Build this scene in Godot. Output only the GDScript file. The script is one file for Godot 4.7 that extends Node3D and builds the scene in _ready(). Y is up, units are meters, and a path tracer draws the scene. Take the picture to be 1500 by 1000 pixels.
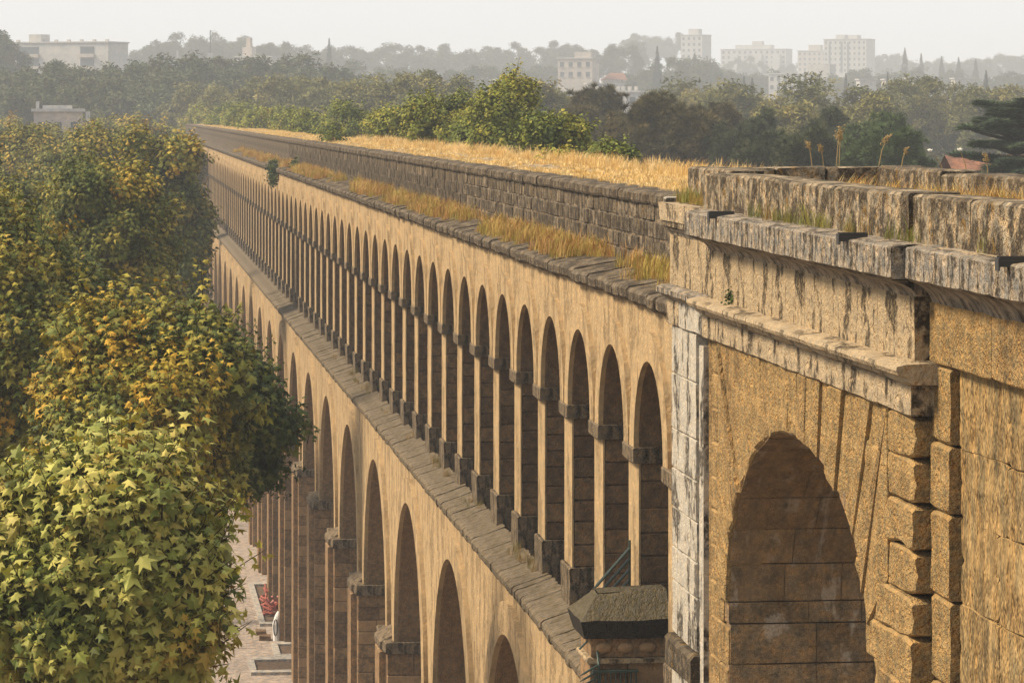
extends Node3D
# A long two-tiered stone aqueduct seen from beside its end pavilion. x runs across the aqueduct, the aqueduct runs along -z, y is up, the pavement is y = 0.

const EYE := 22.3
var M := {}
var T := {}
var rng := RandomNumberGenerator.new()
var wob := FastNoiseLite.new()
var taken := {}
const LEFT := [
	["l", -0.1, -39.3, 18.6, 1.4, 3.7], ["l", 0.3, -62.4, 19.6, 1.9, 6.4], ["l", 2.2, -66.2, 17.8, 1.1, 3.4], ["l", -2.2, -72.7, 20.8, 2.3, 8.0],
	["l", 0.1, -104.7, 22.1, 2.1, 9.0], ["l", -2.1, -123.1, 20.7, 2.6, 9.0], ["l", -4.6, -139.4, 21.1, 3.0, 9.0], ["l", 1.7, -150.8, 21.9, 2.7, 9.0],
	["l", -1.8, -186.4, 21.5, 3.6, 9.0], ["l", -5.9, -217.1, 21.4, 3.8, 9.0], ["l", 0.3, -241.6, 21.6, 3.8, 9.0], ["l", 3.3, -291.6, 21.5, 4.2, 9.0],
	["l", -7.0, -302.8, 21.2, 5.0, 9.0], ["l", -1.2, -352.5, 21.5, 5.0, 9.0], ["l", -12.6, -384.0, 21.1, 6.0, 9.0],
]
const RIGHT := [
	["r", 13.0, -92.1, 21.8, 1.7, 5.0], ["r", 13.9, -108.1, 22.6, 2.2, 6.5], ["r", 14.1, -125.2, 23.6, 2.4, 7.5], ["r", 14.2, -140.3, 23.8, 2.4, 7.5],
	["r", 14.2, -157.4, 23.1, 2.4, 7.0], ["r", 13.8, -177.6, 22.5, 2.2, 6.0], ["r", 13.9, -199.7, 22.9, 2.6, 6.0], ["r", 13.8, -224.9, 22.8, 2.6, 6.0],
	["r", 13.7, -255.1, 23.0, 3.0, 6.0], ["r", 13.3, -285.4, 22.9, 3.0, 6.0], ["r", 12.9, -320.6, 22.9, 3.2, 6.0], ["r", 12.4, -366.0, 22.9, 3.6, 6.0],
	["r", 11.6, -421.5, 22.8, 4.0, 6.0], ["r", 10.8, -481.9, 22.6, 4.0, 6.0],
]
const BACK := [
	["b", 12.2, -471.7, 25.9, 7.0, 10.0], ["b", 16.0, -441.1, 26.0, 7.0, 10.0], ["b", 20.1, -420.5, 26.8, 7.0, 11.0], ["b", 24.4, -430.1, 27.1, 7.0, 11.0],
	["b", 26.6, -399.6, 26.6, 7.0, 11.0], ["b", 29.4, -379.1, 26.7, 7.0, 11.0], ["b", 32.1, -358.7, 26.3, 7.0, 11.0], ["b", 36.0, -368.3, 26.9, 7.0, 11.0],
	["b", 38.3, -327.8, 25.6, 6.0, 11.0], ["b", 41.2, -327.4, 24.8, 6.0, 11.0], ["b", 64.7, -375.1, 25.6, 6.0, 12.0], ["b", 62.7, -345.1, 25.1, 6.0, 12.0],
	["b", 68.0, -354.5, 25.3, 6.0, 13.0], ["b", 66.0, -324.6, 25.2, 7.0, 13.0], ["b", 71.7, -334.0, 24.9, 7.0, 13.0], ["b", 87.2, -382.5, 25.7, 7.0, 13.0],
	["b", 93.0, -391.9, 26.3, 8.0, 13.0], ["b", 94.5, -381.7, 26.1, 8.0, 13.0], ["b", 100.5, -391.0, 26.0, 8.0, 13.0], ["b", 101.8, -380.8, 25.7, 8.0, 13.0],
	["b", 108.8, -390.1, 26.0, 8.0, 13.0], ["b", 65.0, -294.5, 23.2, 5.0, 10.0], ["b", 54.3, -275.6, 22.4, 5.0, 9.0], ["b", 64.1, -395.2, 25.3, 6.0, 12.0],
]
const PINE := [
	["p", 33.9, -242.7, 23.7, 3.9, 9.0], ["p", 33.1, -202.5, 23.4, 5.2, 11.0], ["p", 35.1, -227.5, 23.0, 3.2, 9.0], ["p", 39.0, -222.0, 22.8, 2.6, 8.0],
]
const GREEN := [
	["g", 42.1, -186.4, 22.3, 2.6, 5.0], ["g", 37.0, -161.8, 21.4, 2.4, 4.0], ["g", 38.1, -201.9, 22.2, 2.0, 6.0], ["g", 36.2, -197.1, 21.8, 1.9, 4.0],
	["g", 34.4, -177.2, 21.4, 2.2, 4.0], ["g", 34.5, -169.2, 21.3, 1.8, 3.4], ["g", 43.2, -206.4, 22.3, 2.2, 6.0],
]
const CONIF := [
	["c", 43.2, -226.5, 23.6, 1.2, 9.0], ["c", 174.5, -885.8, 29.1, 3.0, 14.0],
]
const FAR := [
	["f", -25.6, -727.8, 38.6, 7.0, 10.0], ["f", -15.8, -545.4, 29.9, 11.0, 13.0], ["f", -11.9, -565.1, 30.8, 11.0, 13.0], ["f", -6.7, -544.4, 30.2, 11.0, 13.0],
	["f", -2.0, -553.9, 30.2, 11.0, 13.0], ["f", 2.4, -563.5, 31.0, 11.0, 13.0], ["f", 6.1, -542.9, 30.5, 11.0, 13.0], ["f", 10.7, -562.5, 31.4, 11.0, 13.0],
	["f", 15.4, -592.2, 31.2, 11.0, 13.0], ["f", 20.4, -601.6, 31.8, 11.0, 13.0], ["f", 25.3, -591.0, 31.4, 11.0, 13.0], ["f", 31.1, -600.4, 31.4, 11.0, 13.0],
	["f", 35.2, -589.9, 31.0, 11.0, 13.0], ["f", -13.6, -504.9, 27.4, 11.0, 13.0], ["f", -7.7, -504.2, 27.7, 11.0, 13.0], ["f", -1.8, -503.5, 27.5, 11.0, 13.0],
	["f", 4.2, -502.9, 27.7, 11.0, 13.0], ["f", 9.4, -522.4, 28.3, 11.0, 13.0], ["f", 15.9, -531.7, 28.8, 11.0, 13.0], ["f", 12.8, -1307.2, 49.2, 15.0, 17.0],
	["f", 20.0, -1319.5, 50.5, 15.0, 17.0], ["f", 27.5, -1305.5, 51.8, 15.0, 17.0], ["f", 34.2, -1317.8, 51.5, 15.0, 17.0], ["f", 47.7, -1329.3, 52.9, 15.0, 17.0],
	["f", 51.9, -1302.7, 49.2, 15.0, 17.0], ["f", 60.4, -1275.5, 49.1, 15.0, 17.0], ["f", 73.3, -1365.6, 49.4, 15.0, 17.0], ["f", 81.4, -1364.7, 48.4, 15.0, 17.0],
	["f", 92.1, -1402.7, 50.2, 15.0, 17.0], ["f", 103.6, -1427.5, 50.7, 15.0, 17.0], ["f", 113.5, -1426.4, 51.3, 15.0, 17.0], ["f", 121.2, -1399.3, 49.6, 15.0, 17.0],
	["f", 139.4, -1488.8, 52.6, 15.0, 17.0], ["f", 144.6, -1422.8, 49.0, 15.0, 17.0], ["f", 161.5, -1486.3, 52.0, 15.0, 17.0], ["f", 170.4, -1485.3, 52.6, 15.0, 17.0],
	["f", 172.8, -1419.5, 49.0, 15.0, 17.0], ["f", 194.0, -1482.5, 54.4, 15.0, 17.0], ["f", 195.4, -1416.9, 50.2, 15.0, 17.0], ["f", 144.9, -1161.0, 40.4, 15.0, 17.0],
	["f", 131.4, -1097.2, 36.8, 15.0, 17.0], ["f", 117.5, -1033.3, 36.0, 15.0, 17.0], ["f", 109.3, -1034.3, 36.4, 15.0, 17.0], ["f", 96.5, -1009.6, 36.4, 15.0, 17.0],
	["f", 86.5, -1010.8, 36.4, 15.0, 17.0], ["f", 70.7, -960.2, 35.3, 15.0, 17.0], ["f", 61.4, -935.1, 35.3, 15.0, 17.0], ["f", 189.2, -1286.8, 48.1, 15.0, 17.0],
	["f", 297.3, -1928.6, 68.0, 15.0, 17.0], ["f", 311.0, -1953.2, 67.1, 15.0, 17.0], ["f", 314.6, -1926.6, 68.0, 15.0, 17.0], ["f", 231.7, -1543.6, 55.2, 15.0, 17.0],
	["f", 150.3, -1029.5, 33.9, 15.0, 17.0], ["f", 153.6, -1003.0, 34.4, 15.0, 17.0], ["f", 172.9, -1026.9, 39.7, 15.0, 17.0], ["f", 172.0, -1053.2, 38.4, 15.0, 17.0],
	["f", 201.5, -1154.5, 39.5, 15.0, 17.0], ["f", 201.5, -1128.3, 37.3, 15.0, 17.0], ["f", 190.3, -1103.4, 40.5, 15.0, 17.0], ["f", 223.7, -1217.4, 38.5, 15.0, 17.0],
	["f", 229.8, -1216.7, 38.0, 15.0, 17.0], ["f", 355.1, -1921.9, 54.1, 15.0, 17.0], ["f", 399.3, -2047.7, 54.5, 15.0, 17.0], ["f", 383.9, -1918.6, 51.8, 15.0, 17.0],
	["f", 245.4, -1149.4, 36.3, 15.0, 17.0], ["f", 265.1, -1212.6, 38.5, 15.0, 17.0], ["f", 272.4, -1211.7, 37.5, 15.0, 17.0], ["f", 460.9, -2040.5, 57.9, 15.0, 17.0],
	["f", 483.8, -2103.3, 59.8, 15.0, 17.0], ["f", 454.7, -2041.3, 56.2, 15.0, 17.0], ["f", 451.3, -1910.8, 51.8, 15.0, 17.0], ["f", 461.0, -1909.7, 52.5, 15.0, 17.0],
	["f", 470.6, -1908.6, 53.3, 15.0, 17.0], ["f", 448.2, -1780.3, 50.5, 15.0, 17.0], ["f", 457.2, -1779.2, 51.2, 15.0, 17.0], ["f", 501.4, -1905.0, 57.2, 15.0, 17.0],
	["f", 509.1, -1904.1, 55.6, 15.0, 17.0], ["f", 518.7, -1903.0, 56.4, 15.0, 17.0], ["f", 303.1, -1142.7, 36.7, 15.0, 17.0], ["f", 307.8, -1142.2, 35.8, 15.0, 17.0],
	["f", 268.5, -1146.7, 36.7, 15.0, 17.0], ["f", 311.2, -1272.7, 38.3, 15.0, 17.0], ["f", 321.4, -1271.5, 38.3, 15.0, 17.0],
]
const CYP := [
	["y", 157.0, -988.5, 42.6, 1.8, 22.0], ["y", 68.2, -1099.5, 47.2, 1.6, 16.0], ["y", 320.2, -1372.3, 49.6, 1.8, 22.0], ["y", 145.7, -788.5, 31.5, 1.3, 12.0],
	["y", 147.6, -788.3, 31.2, 1.3, 12.0], ["y", 168.5, -836.2, 32.4, 1.6, 12.0], ["y", 169.9, -836.0, 32.4, 1.6, 12.0], ["y", 173.4, -835.6, 32.4, 1.3, 11.0],
	["y", 179.9, -834.9, 32.8, 1.2, 10.0], ["y", 141.2, -789.0, 30.6, 1.2, 9.0], ["y", 143.1, -788.8, 30.9, 1.2, 9.0], ["y", 190.2, -833.7, 33.1, 1.0, 7.0],
	["y", 72.2, -495.0, 25.1, 0.8, 8.0], ["y", 71.5, -495.1, 24.7, 0.6, 6.0], ["y", 326.8, -1371.5, 47.4, 1.5, 14.0], ["y", 335.1, -1370.6, 46.2, 1.5, 12.0],
	["y", 342.0, -1369.8, 45.7, 1.5, 12.0], ["y", 348.9, -1369.0, 45.1, 1.5, 12.0], ["y", 214.4, -830.9, 33.5, 1.6, 10.0], ["y", 218.2, -1283.4, 45.6, 2.0, 12.0],
]


# ---------------------------------------------------------------- helpers
class MB:
	var v := PackedVector3Array()
	var n := PackedVector3Array()
	var c := PackedColorArray()
	var col := Color.WHITE
	func tri(a: Vector3, b: Vector3, d: Vector3, hint: Vector3) -> void:
		var k := (b - a).cross(d - a)
		if k.length_squared() < 1e-14:
			return
		var o := k.normalized()
		if o.dot(hint) < 0.0:
			o = -o
			v.append(a); v.append(b); v.append(d)
		else:
			v.append(a); v.append(d); v.append(b)
		for i in 3:
			n.append(o)
			c.append(col)
	func quad(a: Vector3, b: Vector3, d: Vector3, e: Vector3, hint: Vector3) -> void:
		tri(a, b, d, hint)
		tri(a, d, e, hint)
	func box(lo: Vector3, hi: Vector3) -> void:
		var p := []
		for i in 8:
			p.append(Vector3(hi.x if i & 1 else lo.x, hi.y if i & 2 else lo.y, hi.z if i & 4 else lo.z))
		quad(p[0], p[2], p[6], p[4], Vector3.LEFT)
		quad(p[1], p[3], p[7], p[5], Vector3.RIGHT)
		quad(p[0], p[1], p[5], p[4], Vector3.DOWN)
		quad(p[2], p[3], p[7], p[6], Vector3.UP)
		quad(p[0], p[1], p[3], p[2], Vector3.FORWARD)
		quad(p[4], p[5], p[7], p[6], Vector3.BACK)
	func tube(path: Array, radii: Array, sides := 7) -> void:
		var rings := []
		for i in path.size():
			var d: Vector3 = (path[mini(i + 1, path.size() - 1)] - path[maxi(i - 1, 0)]).normalized()
			var s := d.cross(Vector3.UP if absf(d.y) < 0.9 else Vector3.RIGHT).normalized()
			var t := d.cross(s)
			var ring := []
			for k in sides:
				var a := TAU * k / sides
				ring.append(path[i] + (s * cos(a) + t * sin(a)) * radii[i])
			rings.append(ring)
		for i in path.size() - 1:
			for k in sides:
				var l := (k + 1) % sides
				var mid: Vector3 = (rings[i][k] + rings[i][l]) * 0.5 - path[i]
				quad(rings[i][k], rings[i][l], rings[i + 1][l], rings[i + 1][k], mid)
		var last := path.size() - 1
		for k in sides:
			tri(path[last], rings[last][k], rings[last][(k + 1) % sides], path[last] - path[last - 1])
			tri(path[0], rings[0][k], rings[0][(k + 1) % sides], path[0] - path[1])
	func mesh() -> ArrayMesh:
		var a := []
		a.resize(Mesh.ARRAY_MAX)
		a[Mesh.ARRAY_VERTEX] = v
		a[Mesh.ARRAY_NORMAL] = n
		a[Mesh.ARRAY_COLOR] = c
		var m := ArrayMesh.new()
		m.add_surface_from_arrays(Mesh.PRIMITIVE_TRIANGLES, a)
		return m

func lin(r: float, g: float, b: float) -> Color:
	return Color(r, g, b).linear_to_srgb()

func numbered(called: String) -> String:
	taken[called] = taken.get(called, -1) + 1
	return called if taken[called] == 0 else "%s_%03d" % [called, taken[called]]

func obj(called: String, m: Mesh, mat: Material, parent: Node3D, at := Vector3.ZERO) -> MeshInstance3D:
	var o := MeshInstance3D.new()
	o.mesh = m
	o.material_override = mat
	o.position = at
	o.name = called if parent != self else numbered(called)
	parent.add_child(o, true)
	return o

func group(called: String, parent: Node3D, at := Vector3.ZERO) -> Node3D:
	var o := Node3D.new()
	o.name = called if parent != self else numbered(called)
	parent.add_child(o, true)
	o.position = at
	return o

func tag(o: Node, label: String, category := "", grp := "", kind := "") -> void:
	o.set_meta("label", label)
	if category:
		o.set_meta("category", category)
	if grp:
		o.set_meta("group", grp)
	if kind:
		o.set_meta("kind", kind)

func rf(a: float, b: float) -> float:
	return rng.randf_range(a, b)

# s runs along the aqueduct away from the camera, t across it
func P(t: float, y: float, s: float) -> Vector3:
	return Vector3(t, y, -s)

# a dressed block with chamfered edges and corners a little out of true, centred on its own origin
func block(dims: Vector3, bevel: float, out: float) -> ArrayMesh:
	var b := MB.new()
	var h := dims * 0.5
	var cor := []
	for i in 8:
		cor.append(Vector3(rf(-out, out), rf(-out, out), rf(-out, out)))
	var pt := func(i: int, axis: int) -> Vector3:
		var sg := Vector3(1 if i & 1 else -1, 1 if i & 2 else -1, 1 if i & 4 else -1)
		var q := Vector3(sg.x * (h.x - bevel), sg.y * (h.y - bevel), sg.z * (h.z - bevel))
		q[axis] = sg[axis] * h[axis]
		return q + cor[i]
	for axis in 3:
		var u := (axis + 1) % 3
		var w := (axis + 2) % 3
		for side in 2:
			var base := (1 << axis) if side else 0
			var nn := Vector3.ZERO
			nn[axis] = 1 if side else -1
			b.quad(pt.call(base, axis), pt.call(base | (1 << u), axis), pt.call(base | (1 << u) | (1 << w), axis), pt.call(base | (1 << w), axis), nn)
		for k in 4:  # the chamfers along this axis
			var e := ((1 << u) if k & 1 else 0) | ((1 << w) if k & 2 else 0)
			var dirn := Vector3.ZERO
			dirn[u] = 1 if k & 1 else -1
			dirn[w] = 1 if k & 2 else -1
			b.quad(pt.call(e, u), pt.call(e | (1 << axis), u), pt.call(e | (1 << axis), w), pt.call(e, w), dirn)
	for i in 8:
		b.tri(pt.call(i, 0), pt.call(i, 1), pt.call(i, 2), Vector3(1 if i & 1 else -1, 1 if i & 2 else -1, 1 if i & 4 else -1))
	return b.mesh()

# a profile (t, y points, closed, counter-clockwise or not) drawn along s from s0 to s1, its surface worn by noise
func worn_bar(profile: Array, s0: float, s1: float, segs: int, amp: float, grainy := 3.0) -> ArrayMesh:
	var b := MB.new()
	var mid := Vector2.ZERO
	for p in profile:
		mid += p / profile.size()
	var ring := []
	var off := rf(0, 500)
	for i in segs + 1:
		var s := lerpf(s0, s1, float(i) / segs)
		var r := []
		for p in profile:
			var d: Vector2 = (p - mid).normalized()
			var k := wob.get_noise_3d((s + off) * grainy * 12.0, p.y * grainy * 12.0, p.x * grainy * 12.0) * amp
			if i == 0 or i == segs:
				k -= amp * 0.6
			r.append(P(p.x + d.x * k, p.y + d.y * k, s))
		ring.append(r)
	var np := profile.size()
	for i in segs:
		for k in np:
			var l := (k + 1) % np
			var e: Vector2 = profile[l] - profile[k]
			var nrm := Vector2(e.y, -e.x)
			if nrm.dot((profile[k] + profile[l]) * 0.5 - mid) < 0.0:
				nrm = -nrm
			b.quad(ring[i][k], ring[i][l], ring[i + 1][l], ring[i + 1][k], Vector3(nrm.x, nrm.y, 0))
	var c0 := P(mid.x, mid.y, s0)
	var c1 := P(mid.x, mid.y, s1)
	for k in np:
		var l := (k + 1) % np
		b.tri(c0, ring[0][k], ring[0][l], Vector3(0, 0, 1) * signf(s1 - s0))
		b.tri(c1, ring[segs][k], ring[segs][l], Vector3(0, 0, -1) * signf(s1 - s0))
	return b.mesh()

# a box given by its extents in t, y and s as a worn bar whose near face is split so that it can weather
func worn_box(t0: float, t1: float, y0: float, y1: float, s0: float, s1: float, amp: float, ny := 3, segs := 5, bevel := 0.02) -> ArrayMesh:
	var p := []
	p.append(Vector2(t0 + bevel, y0))
	for i in ny + 1:
		p.append(Vector2(t0, lerpf(y0 + bevel, y1 - bevel, float(i) / ny)))
	p.append(Vector2(t0 + bevel, y1))
	p.append(Vector2(t1, y1))
	p.append(Vector2(t1, y0))
	return worn_bar(p, s0, s1, segs, amp)

# a flat stone of any outline in the plane (s, y), from t0 (front) to t1
func worn_plate(outline: Array, t0: float, t1: float, bevel: float, amp: float) -> ArrayMesh:
	var b := MB.new()
	var mid := Vector2.ZERO
	for p in outline:
		mid += p / outline.size()
	var np := outline.size()
	var outer := []
	var inner := []
	var core := []
	for p in outline:
		var d: Vector2 = (mid - p).normalized()
		outer.append(P(t0 + bevel * 0.8, p.y, p.x))
		inner.append(P(t0 + rf(-amp, amp), p.y + d.y * bevel, p.x + d.x * bevel))
		var h: Vector2 = p.lerp(mid, 0.5)
		core.append(P(t0 + rf(-amp, amp * 0.6), h.y, h.x))
	var cc := P(t0 + rf(-amp, amp * 0.4), mid.y, mid.x)
	for k in np:
		var l := (k + 1) % np
		var e: Vector2 = (outline[k] + outline[l]) * 0.5 - mid
		b.quad(outer[k], outer[l], inner[l], inner[k], Vector3(-1, e.y, -e.x))
		b.quad(inner[k], inner[l], core[l], core[k], Vector3.LEFT)
		b.tri(core[k], core[l], cc, Vector3.LEFT)
		b.quad(outer[k], outer[l], P(t1, outline[l].y, outline[l].x), P(t1, outline[k].y, outline[k].x), Vector3(0, e.y, -e.x))
	return b.mesh()

# ---------------------------------------------------------------- materials
func noise_data(size: int, freq: float, octaves: int, sd: int, kind := FastNoiseLite.TYPE_SIMPLEX_SMOOTH) -> PackedByteArray:
	var f := FastNoiseLite.new()
	f.seed = sd
	f.noise_type = kind
	f.frequency = freq
	f.fractal_octaves = octaves
	f.fractal_gain = 0.55
	var im := f.get_seamless_image(size, size, false, false, 0.15, true)
	im.convert(Image.FORMAT_L8)
	return im.get_data()

# noise drawn out downwards: what water leaves on a wall
func drawn_out(size: int, freq: float, octaves: int, sd: int, times: int) -> PackedByteArray:
	var f := FastNoiseLite.new()
	f.seed = sd
	f.noise_type = FastNoiseLite.TYPE_SIMPLEX_SMOOTH
	f.frequency = freq
	f.fractal_octaves = octaves
	f.fractal_gain = 0.55
	var im := f.get_seamless_image(size, size / times, false, false, 0.15, true)
	im.convert(Image.FORMAT_L8)
	im.resize(size, size, Image.INTERPOLATE_CUBIC)
	return im.get_data()

func picture(size: int, data: PackedByteArray, fmt: Image.Format) -> ImageTexture:
	return ImageTexture.create_from_image(Image.create_from_data(size, size, false, fmt, data))

func make_textures() -> void:
	var n := 512
	var fine := noise_data(n, 0.06, 4, 1)
	var broad := noise_data(n, 0.008, 4, 2)
	var blot := noise_data(n, 0.02, 5, 3)
	var cell := noise_data(n, 0.045, 3, 4, FastNoiseLite.TYPE_CELLULAR)
	var tiny := noise_data(n, 0.2, 2, 5)
	var run := drawn_out(n, 0.02, 5, 6, 4)
	var grain := PackedByteArray()
	grain.resize(n * n * 3)
	var height := PackedByteArray()
	height.resize(n * n)
	var streak := PackedByteArray()
	streak.resize(n * n * 4)
	var crust := PackedByteArray()
	crust.resize(n * n * 4)
	var salt := PackedByteArray()
	salt.resize(n * n * 4)
	var moss := PackedByteArray()
	moss.resize(n * n * 4)
	for i in n * n:
		var a := fine[i] / 255.0
		var w := broad[i] / 255.0
		var q := blot[i] / 255.0
		var z := tiny[i] / 255.0
		var g := 0.66 + 0.22 * (a - 0.5) + 0.2 * (w - 0.5) + 0.22 * (q - 0.5) + 0.3 * (z - 0.5)
		var warm := (q - 0.5) * 0.16
		grain[i * 3] = int(clampf(g * (1.0 + warm) * 255.0, 0, 255))
		grain[i * 3 + 1] = int(clampf(g * 255.0, 0, 255))
		grain[i * 3 + 2] = int(clampf(g * (1.0 - warm * 1.4) * 255.0, 0, 255))
		var pit := smoothstep(0.62, 0.85, q) * 0.5 + smoothstep(0.6, 0.8, z) * 0.25
		height[i] = int(clampf((0.30 + 0.45 * a + 0.30 * cell[i] / 255.0 - pit * 0.8) * 255.0, 0, 255))
		var rn := run[i] / 255.0
		var sk := smoothstep(0.50, 0.64, rn * 0.62 + q * 0.28 + a * 0.14) * smoothstep(0.2, 0.55, z * 0.5 + a * 0.5)
		streak[i * 4] = int(22 + 20 * z)
		streak[i * 4 + 1] = int(18 + 15 * z)
		streak[i * 4 + 2] = int(13 + 10 * z)
		streak[i * 4 + 3] = int(clampf(sk * 225.0, 0, 255))
		var cr := smoothstep(0.36, 0.58, q * 0.45 + rn * 0.25 + a * 0.3)
		var lich := smoothstep(0.70, 0.78, 1.0 - w) * smoothstep(0.5, 0.62, a) * 0.8
		var pale := smoothstep(0.60, 0.7, a * 0.5 + z * 0.5)
		var cc := Color(0.18, 0.15, 0.12).lerp(Color(0.5, 0.43, 0.34), pale * 0.8).lerp(Color(0.50, 0.37, 0.15), lich)
		crust[i * 4] = int(cc.r * 255)
		crust[i * 4 + 1] = int(cc.g * 255)
		crust[i * 4 + 2] = int(cc.b * 255)
		crust[i * 4 + 3] = int(clampf(maxf(cr * 0.9, lich) * 255.0, 0, 255))
		salt[i * 4] = 205
		salt[i * 4 + 1] = 190
		salt[i * 4 + 2] = 170
		salt[i * 4 + 3] = int(clampf(smoothstep(0.60, 0.74, rn * 0.6 + q * 0.4) * (0.15 + 0.5 * z) * 255.0, 0, 255))
		var mo := smoothstep(0.45, 0.62, q * 0.6 + a * 0.4)
		moss[i * 4] = int(58 + 40 * z)
		moss[i * 4 + 1] = int(50 + 36 * z)
		moss[i * 4 + 2] = int(30 + 18 * z)
		moss[i * 4 + 3] = int(clampf(mo * 220.0, 0, 255))
	var soft := PackedByteArray()
	soft.resize(n * n * 3)
	for i in n * n * 3:
		soft[i] = int(174 + (grain[i] - 168) * 0.45)
	T.soft = picture(n, soft, Image.FORMAT_RGB8)
	T.grain = picture(n, grain, Image.FORMAT_RGB8)
	T.height = picture(n, height, Image.FORMAT_L8)
	var faint := streak.duplicate()
	for i in n * n:
		faint[i * 4 + 3] = int(streak[i * 4 + 3] * 0.5)
		faint[i * 4] = 60
		faint[i * 4 + 1] = 46
		faint[i * 4 + 2] = 30
	T.faint = picture(n, faint, Image.FORMAT_RGBA8)
	T.streak = picture(n, streak, Image.FORMAT_RGBA8)
	T.crust = picture(n, crust, Image.FORMAT_RGBA8)
	T.salt = picture(n, salt, Image.FORMAT_RGBA8)
	T.moss = picture(n, moss, Image.FORMAT_RGBA8)

func stone(base: Color, bump: float, grain_scale := 0.7, detail := "", detail_scale := Vector3.ONE, tone := "grain") -> StandardMaterial3D:
	var m := StandardMaterial3D.new()
	m.albedo_color = base
	m.albedo_texture = T[tone]
	m.uv1_triplanar = true
	m.uv1_world_triplanar = true
	m.uv1_scale = Vector3.ONE * grain_scale
	m.roughness = 0.93
	m.metallic_specular = 0.25
	if bump > 0.0:
		m.heightmap_enabled = true
		m.heightmap_texture = T.height
		m.heightmap_scale = bump
	if detail:
		m.detail_enabled = true
		m.detail_albedo = T[detail]
		m.detail_blend_mode = BaseMaterial3D.BLEND_MODE_MIX
		m.detail_uv_layer = BaseMaterial3D.DETAIL_UV_2
		m.uv2_triplanar = true
		m.uv2_world_triplanar = true
		m.uv2_scale = detail_scale
	return m

func plain(c: Color, rough := 0.8, metal := 0.0) -> StandardMaterial3D:
	var m := StandardMaterial3D.new()
	m.albedo_color = c
	m.roughness = rough
	m.metallic = metal
	return m

func leafy(c: Color, back := 0.35) -> StandardMaterial3D:
	var m := StandardMaterial3D.new()
	m.albedo_color = c
	m.roughness = 0.62
	m.metallic_specular = 0.3
	m.vertex_color_use_as_albedo = true
	m.cull_mode = BaseMaterial3D.CULL_DISABLED
	if back > 0.0:
		m.backlight_enabled = true
		m.backlight = Color(back, back, back * 0.6)
	return m

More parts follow.
